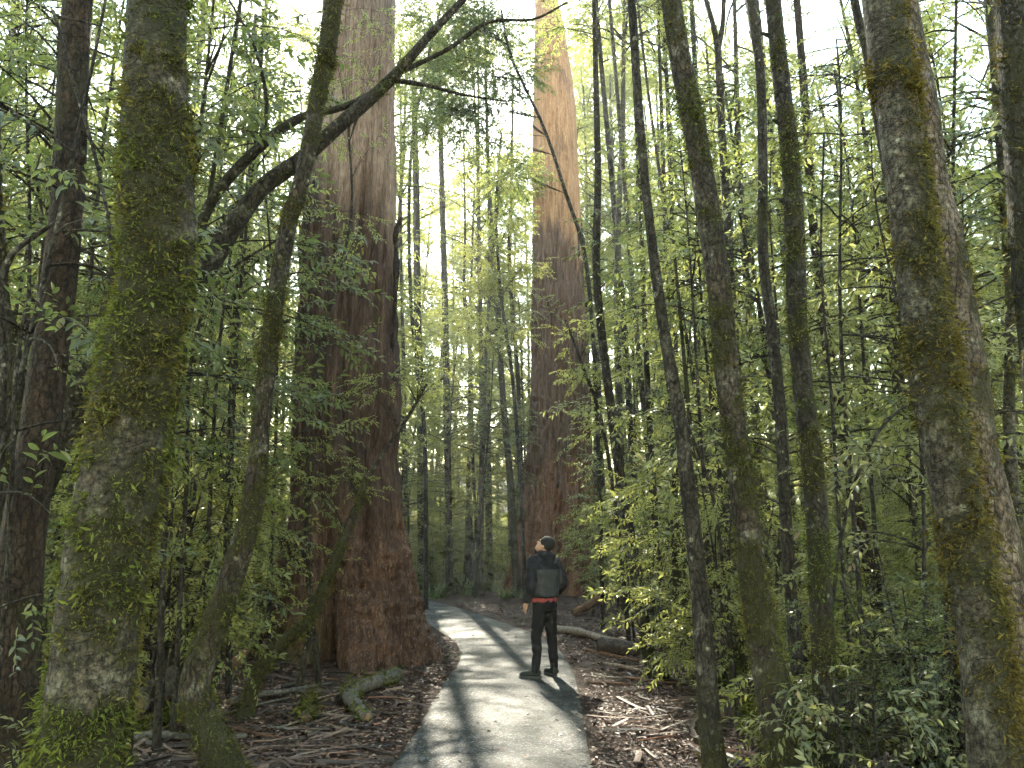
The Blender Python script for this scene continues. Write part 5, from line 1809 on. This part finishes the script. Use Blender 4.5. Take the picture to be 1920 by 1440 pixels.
def fallen(name, label, cat, pix, mat, lift=0.0, seed=0, nseg=14, ends='wood_core', moss=0.0, group=None, hollow=False, twist=None):
    """a branch or log lying on the ground, pix = (px, py, width px, height above ground m)"""
    rows = []
    for px, py, w, hz in pix:
        p = gnd(px, py)
        r = wid(p, w)
        rows.append((p[0], p[1] + r * 0.5, p[2] + r * 0.8 + hz, r))
    SS = spline(rows, max(14, 6 * len(rows)))

    def rf(th, rr, P, D):
        q = (P[:, None, :] + D * rr[:, :, None]).reshape(-1, 3)
        return rr * (1 + 0.5 * (fbm(q * 9 + seed, 3).reshape(rr.shape) - 0.5))
    V, F = tube(SS[:, :3], SS[:, 3], nseg, rf, cap=True)
    g = Geo().add(V, F)
    base = SS[len(SS) // 2, :3].copy()
    base[2] = h1(base[0], base[1])
    e = root(name, base, label, cat, group)
    build('bark', g, mat, e, offset=base, attrs={'moss': np.zeros(len(V))})
    for i in (0, -1):
        c, d = SS[i, :3], norm(SS[i, :3] - SS[1 if i == 0 else -2, :3])
        P = np.stack([c + d * 0.001, c + d * 0.012])
        if SS[i, 3] > 0.02:
            build('broken_end', Geo().add(*tube(P, np.array([SS[i, 3] * 0.86, SS[i, 3] * 0.70]), nseg, None, cap=True)), M[ends], e, offset=base)
    if moss > 0:
        grid = V[:len(SS) * nseg].reshape(len(SS), nseg, 3)
        m = smooth(0.6 - 0.35 * moss, 0.75 - 0.3 * moss, fbm(grid.reshape(-1, 3) * 6 + seed, 2).reshape(grid.shape[:2]) + 0.25 * (grid[:, :, 2] - SS[:, None, 2]) / SS[:, None, 3])
        moss_on('moss', grid, m, int(5000 * moss), 0.03, [M['moss'], M['moss_green']], e, base, np.random.default_rng(seed))
    return e


fallen('fallen_branch', 'bent grey fallen branch with mossy elbow at the foot of the nearer giant', 'branch', [(742, 1280, 26, 0.02), (700, 1297, 25, 0.03), (662, 1315, 28, 0.05), (656, 1330, 28, 0.03), (688, 1355, 20, 0.0)], M['log_grey'], seed=1, moss=0.35)
fallen('mossy_stub', 'short mossy broken stub on the litter left of the bent branch', 'branch', [(588, 1322, 14, 0.10), (578, 1340, 18, 0.06), (570, 1360, 22, 0.0)], M['log_grey'], seed=2, moss=0.6)
fallen('fallen_log', 'pale fallen log lying beside the path to the right of the person', 'log', [(1042, 1186, 15, 0.0), (1085, 1193, 14, 0.02), (1130, 1203, 13, 0.0), (1175, 1212, 12, 0.0)], M['log_pale'], seed=3)
fallen('sawn_log', 'short dark log with a black cut end beside the path', 'log', [(1128, 1224, 30, 0.0), (1160, 1227, 31, 0.0), (1200, 1230, 27, 0.0)], M['log_dark'], seed=4, ends='log_dark')
fallen('fallen_log', 'reddish brown root log on the bank below the farther giant', 'log', [(1080, 1158, 14, 0.05), (1110, 1145, 15, 0.1), (1136, 1128, 13, 0.18)], M['log_red'], seed=5)
fallen('mossy_log', 'green mossy log at the far side of the path bend', 'log', [(765, 1098, 14, 0.0), (790, 1103, 14, 0.0), (815, 1108, 11, 0.0)], M['log_grey'], seed=6, moss=0.9)
fallen('fallen_branch', 'brown roots and debris pile at the base of the path bend trunk', 'branch', [(825, 1112, 9, 0.1), (860, 1112, 8, 0.15), (905, 1116, 7, 0.0)], M['log_dark'], seed=7, moss=0.4)
fallen('mossy_log', 'mossy log between the smooth trunk and the thin mossy stem', 'log', [(1262, 1245, 18, 0.0), (1300, 1235, 20, 0.02), (1350, 1222, 18, 0.03)], M['log_grey'], seed=8, moss=0.7)
fallen('fallen_branch', 'thick dark bent root left of the second large mossy trunk', 'branch', [(1352, 1355, 26, 0.0), (1378, 1345, 28, 0.05), (1392, 1325, 28, 0.12), (1418, 1315, 24, 0.14)], M['log_dark'], seed=9)
fallen('bark_slab', 'orange brown slab of shed bark behind the S bend trunk', 'bark', [(400, 1276, 16, 0.0), (430, 1262, 20, 0.03), (455, 1245, 14, 0.08), (472, 1225, 8, 0.15)], M['log_red'], seed=10)
fallen('curved_branch', 'dark curved strip hanging upright against the litter left of the giant', 'branch', [(440, 1262, 8, 0.0), (462, 1235, 9, 0.12), (474, 1220, 10, 0.45), (464, 1215, 9, 0.75), (450, 1210, 7, 0.95)], M['log_dark'], seed=11)
fallen('fallen_branch', 'long thin pole lying level behind the mossy footed trunk', 'branch', [(268, 1196, 8, 0.05), (330, 1188, 9, 0.08), (400, 1184, 9, 0.1), (470, 1190, 7, 0.05)], M['log_pale'], seed=12)
fallen('fallen_branch', 'grey stick lying toward the foot of the leaning mossy stem', 'branch', [(430, 1322, 12, 0.02), (480, 1316, 12, 0.04), (540, 1305, 9, 0.03), (620, 1283, 5, 0.0)], M['log_grey'], seed=13)
fallen('fallen_branch', 'grey branch lying across the bottom left between shaggy and S bend trunks', 'branch', [(225, 1395, 16, 0.0), (290, 1390, 15, 0.02), (350, 1392, 12, 0.02), (460, 1385, 10, 0.0)], M['log_grey'], seed=14, moss=0.15)
fallen('fallen_branch', 'mossy topped branch above the grey one at the bottom left', 'branch', [(235, 1378, 12, 0.02), (290, 1372, 13, 0.05), (340, 1362, 11, 0.1)], M['log_grey'], seed=15, moss=0.6)
fallen('fallen_log', 'thick split grey log lying behind the shaggy trunk', 'log', [(245, 1345, 44, 0.0), (290, 1310, 46, 0.0), (345, 1280, 44, 0.0), (390, 1262, 36, 0.0)], M['log_grey'], seed=16)
fallen('mossy_log', 'low mossy log far behind the shaggy trunk', 'log', [(270, 1165, 12, 0.0), (300, 1164, 13, 0.0), (330, 1166, 12, 0.0)], M['log_grey'], seed=17, moss=0.8)
fallen('fallen_branch', 'thin bark strip lying in front of the nearer giant', 'bark', [(640, 1262, 4, 0.01), (700, 1266, 5, 0.01), (760, 1264, 5, 0.0), (790, 1262, 3, 0.0)], M['log_red'], seed=18)
fallen('fallen_branch', 'bright mossy stick leaning between the smooth and the brown mossy trunk', 'branch', [(1405, 1320, 8, 0.0), (1385, 1290, 8, 0.2), (1368, 1262, 7, 0.3)], M['log_grey'], seed=19, moss=0.9)
rngb = np.random.default_rng(8)
for k in range(46):
    left = k % 5 < 2
    if left:
        px, py = rngb.uniform(250, 620), rngb.uniform(1200, 1430)
    else:
        px, py = rngb.uniform(1080, 1420), rngb.uniform(1150, 1290)
    ln, sl = rngb.uniform(45, 130), rngb.uniform(-0.35, 0.35)
    a, b = gnd(px, py), gnd(px + ln, py + sl * ln)
    if path_dist(np.array([a[0], b[0]]), np.array([a[1], b[1]])).min() < 0.05:
        continue
    w = rngb.uniform(3, 8)
    tone = int(rngb.integers(0, 4))
    if left:
        where = 'behind the shaggy trunk' if px < 340 else 'near the S bend trunk' if px < 450 else 'in the litter before the nearer giant'
    else:
        where = 'beside the pale log' if px < 1190 else 'by the dark leaning stem' if px < 1270 else 'near the lichen spotted trunk' if px < 1350 else 'near the leaning mossy trunk'
    fallen('fallen_stick', '%s %s stick on the ground %s' % ('thick' if w > 6.5 else 'thin', ('grey', 'dark', 'reddish', 'pale')[tone], where), 'stick',
           [(px, py, w, 0.01), (px + ln * 0.5, py + sl * ln * 0.5 + rngb.normal(0, 1.5), w * 0.85, rngb.uniform(0.0, 0.03)), (px + ln, py + sl * ln, w * 0.5, rngb.uniform(0, 0.06))],
           M[('log_grey', 'log_dark', 'log_red', 'log_pale')[tone]], seed=60 + k, nseg=7, group='sticks on the ground left' if left else 'sticks on the ground right')

# mossy mounds
def mound(px, py, wpx, h, label, seed):
    p = gnd(px, py)
    r = wid(p, wpx)
    nr, ns = 14, 28
    ph = np.linspace(0.02, np.pi / 2, nr)[::-1]
    th = np.linspace(0, 2 * np.pi, ns, endpoint=False)
    D = np.stack([np.cos(th)[None] * np.sin(ph)[:, None], np.sin(th)[None] * np.sin(ph)[:, None], np.repeat(np.cos(ph)[:, None], ns, 1)], -1)
    k = 0.75 + 0.5 * fbm((D * 2 + seed).reshape(-1, 3), 3).reshape(nr, ns, 1)
    G = D * k * np.array([r, r * 0.8, h])
    G[:, :, 2] -= 0.06
    i = np.arange(nr - 1)[:, None] * ns
    j = np.arange(ns)[None]
    F = np.stack([i + j, i + (j + 1) % ns, i + ns + (j + 1) % ns, i + ns + j], -1).reshape(-1, 4)
    e = root('mossy_mound', p, label, 'moss')
    build('soil', Geo().add(G.reshape(-1, 3), F), M['bark_dark'], e, attrs={'moss': np.full(nr * ns, 0.9)})
    moss_on('moss', G, np.full((nr, ns), 0.9), 5000, 0.03, [M['moss_green'], M['moss']], e, None, np.random.default_rng(seed))


mound(1420, 1375, 60, 0.28, 'yellow green mossy mound left of the second large mossy trunk', 1)
mound(1600, 1400, 100, 0.22, 'mossy mound under the pale leaved shrub at lower right', 2)
mound(565, 1225, 50, 0.30, 'dark moss cushion at the foot of the nearer giant', 3)
mound(1370, 1290, 70, 0.2, 'mossy patch on the ground behind the smooth trunk', 4)
mound(840, 1112, 30, 0.3, 'bright moss cushion at the foot of the path bend trunk', 5)
mound(880, 1116, 24, 0.22, 'small moss cushion right of the path bend trunk', 6)

# sedge tufts far down the path
def sedge(seed):
    rng = np.random.default_rng(seed)
    g = Geo()
    for k in range(60):
        az, L, el = rng.uniform(0, 6.28), rng.uniform(0.4, 0.9), rng.uniform(0.7, 1.45)
        P = branch_curve(rng, np.array([rng.normal(0, 0.06), rng.normal(0, 0.06), -0.03]), az, el, L, 0.5, 5)
        s = np.array([-math.sin(az), math.cos(az), 0])
        w = np.array([0.008, 0.009, 0.008, 0.005, 0.001])[:, None]
        V = np.stack([P - s * w, P + s * w], 1).reshape(-1, 3)
        F = np.array([(2 * q, 2 * q + 1, 2 * q + 3, 2 * q + 2) for q in range(4)])
        g.add(V, F)
    e = root('sedge_tuft', (0, 0, -500), '', '')
    build('blade_tuft', g, M['grass'], e, smooth_shade=False)
    return Proto(e)


SG = [sedge(1), sedge(2)]
for k in range(26):
    px = rngb.uniform(765, 985)
    Y = rngb.uniform(26, 34)
    p = at(px, 1030, Y)
    if path_dist(p[0], Y)[0] < 0.4:
        continue
    SG[k % 2].place((p[0], Y, h1(p[0], Y)), rngb.uniform(0, 6.28), rngb.uniform(0.9, 1.7), 'grassy sedge tuft under the trees at the path bend', 'grass tuft', 'sedge tufts at the path bend')


# ------------------------------------------------------------------ damp air in the wood
def haze():
    lo, hi = np.array([-95.0, -6.0, -2.0]), np.array([95.0, 110.0, 52.0])
    V = np.array([(x, y, z) for z in (lo[2], hi[2]) for y in (lo[1], hi[1]) for x in (lo[0], hi[0])])
    F = np.array([(0, 2, 3, 1), (4, 5, 7, 6), (0, 1, 5, 4), (2, 6, 7, 3), (0, 4, 6, 2), (1, 3, 7, 5)])
    m, nt, out = new_mat('damp_air')
    pv = nt.nodes.new('ShaderNodeVolumePrincipled')
    pv.inputs['Color'].default_value = (0.95, 0.97, 1.0, 1)
    pv.inputs['Density'].default_value = 0.0011
    pv.inputs['Anisotropy'].default_value = 0.4
    nt.links.new(pv.outputs['Volume'], out.inputs['Volume'])
    o = build('haze', Geo().add(V, F), m, smooth_shade=False)
    tag(o, 'thin damp haze hanging in the forest air', None, kind='stuff')


haze()


# ------------------------------------------------------------------ things that still share a label say which one they are
def single_out():
    by = {}
    for o in bpy.data.objects:
        if o.parent is None and o.get('category') and o.get('label'):
            by.setdefault(o['label'], []).append(o)
    for lab, obs in by.items():
        if len(obs) < 2 or 'behind the viewer' in lab:
            continue
        if len(obs) > 4:
            for o in obs:
                o['group'] = obs[0].get('group', lab)
            continue
        obs.sort(key=lambda o: px_of((o.location.x, o.location.y, 1.5))[0])
        words = {2: ('left one', 'right one'), 3: ('left one', 'middle one', 'right one'), 4: ('leftmost', 'second from left', 'third from left', 'rightmost')}[len(obs)]
        for o, w in zip(obs, words):
            o['label'] = lab + ', ' + w


single_out()
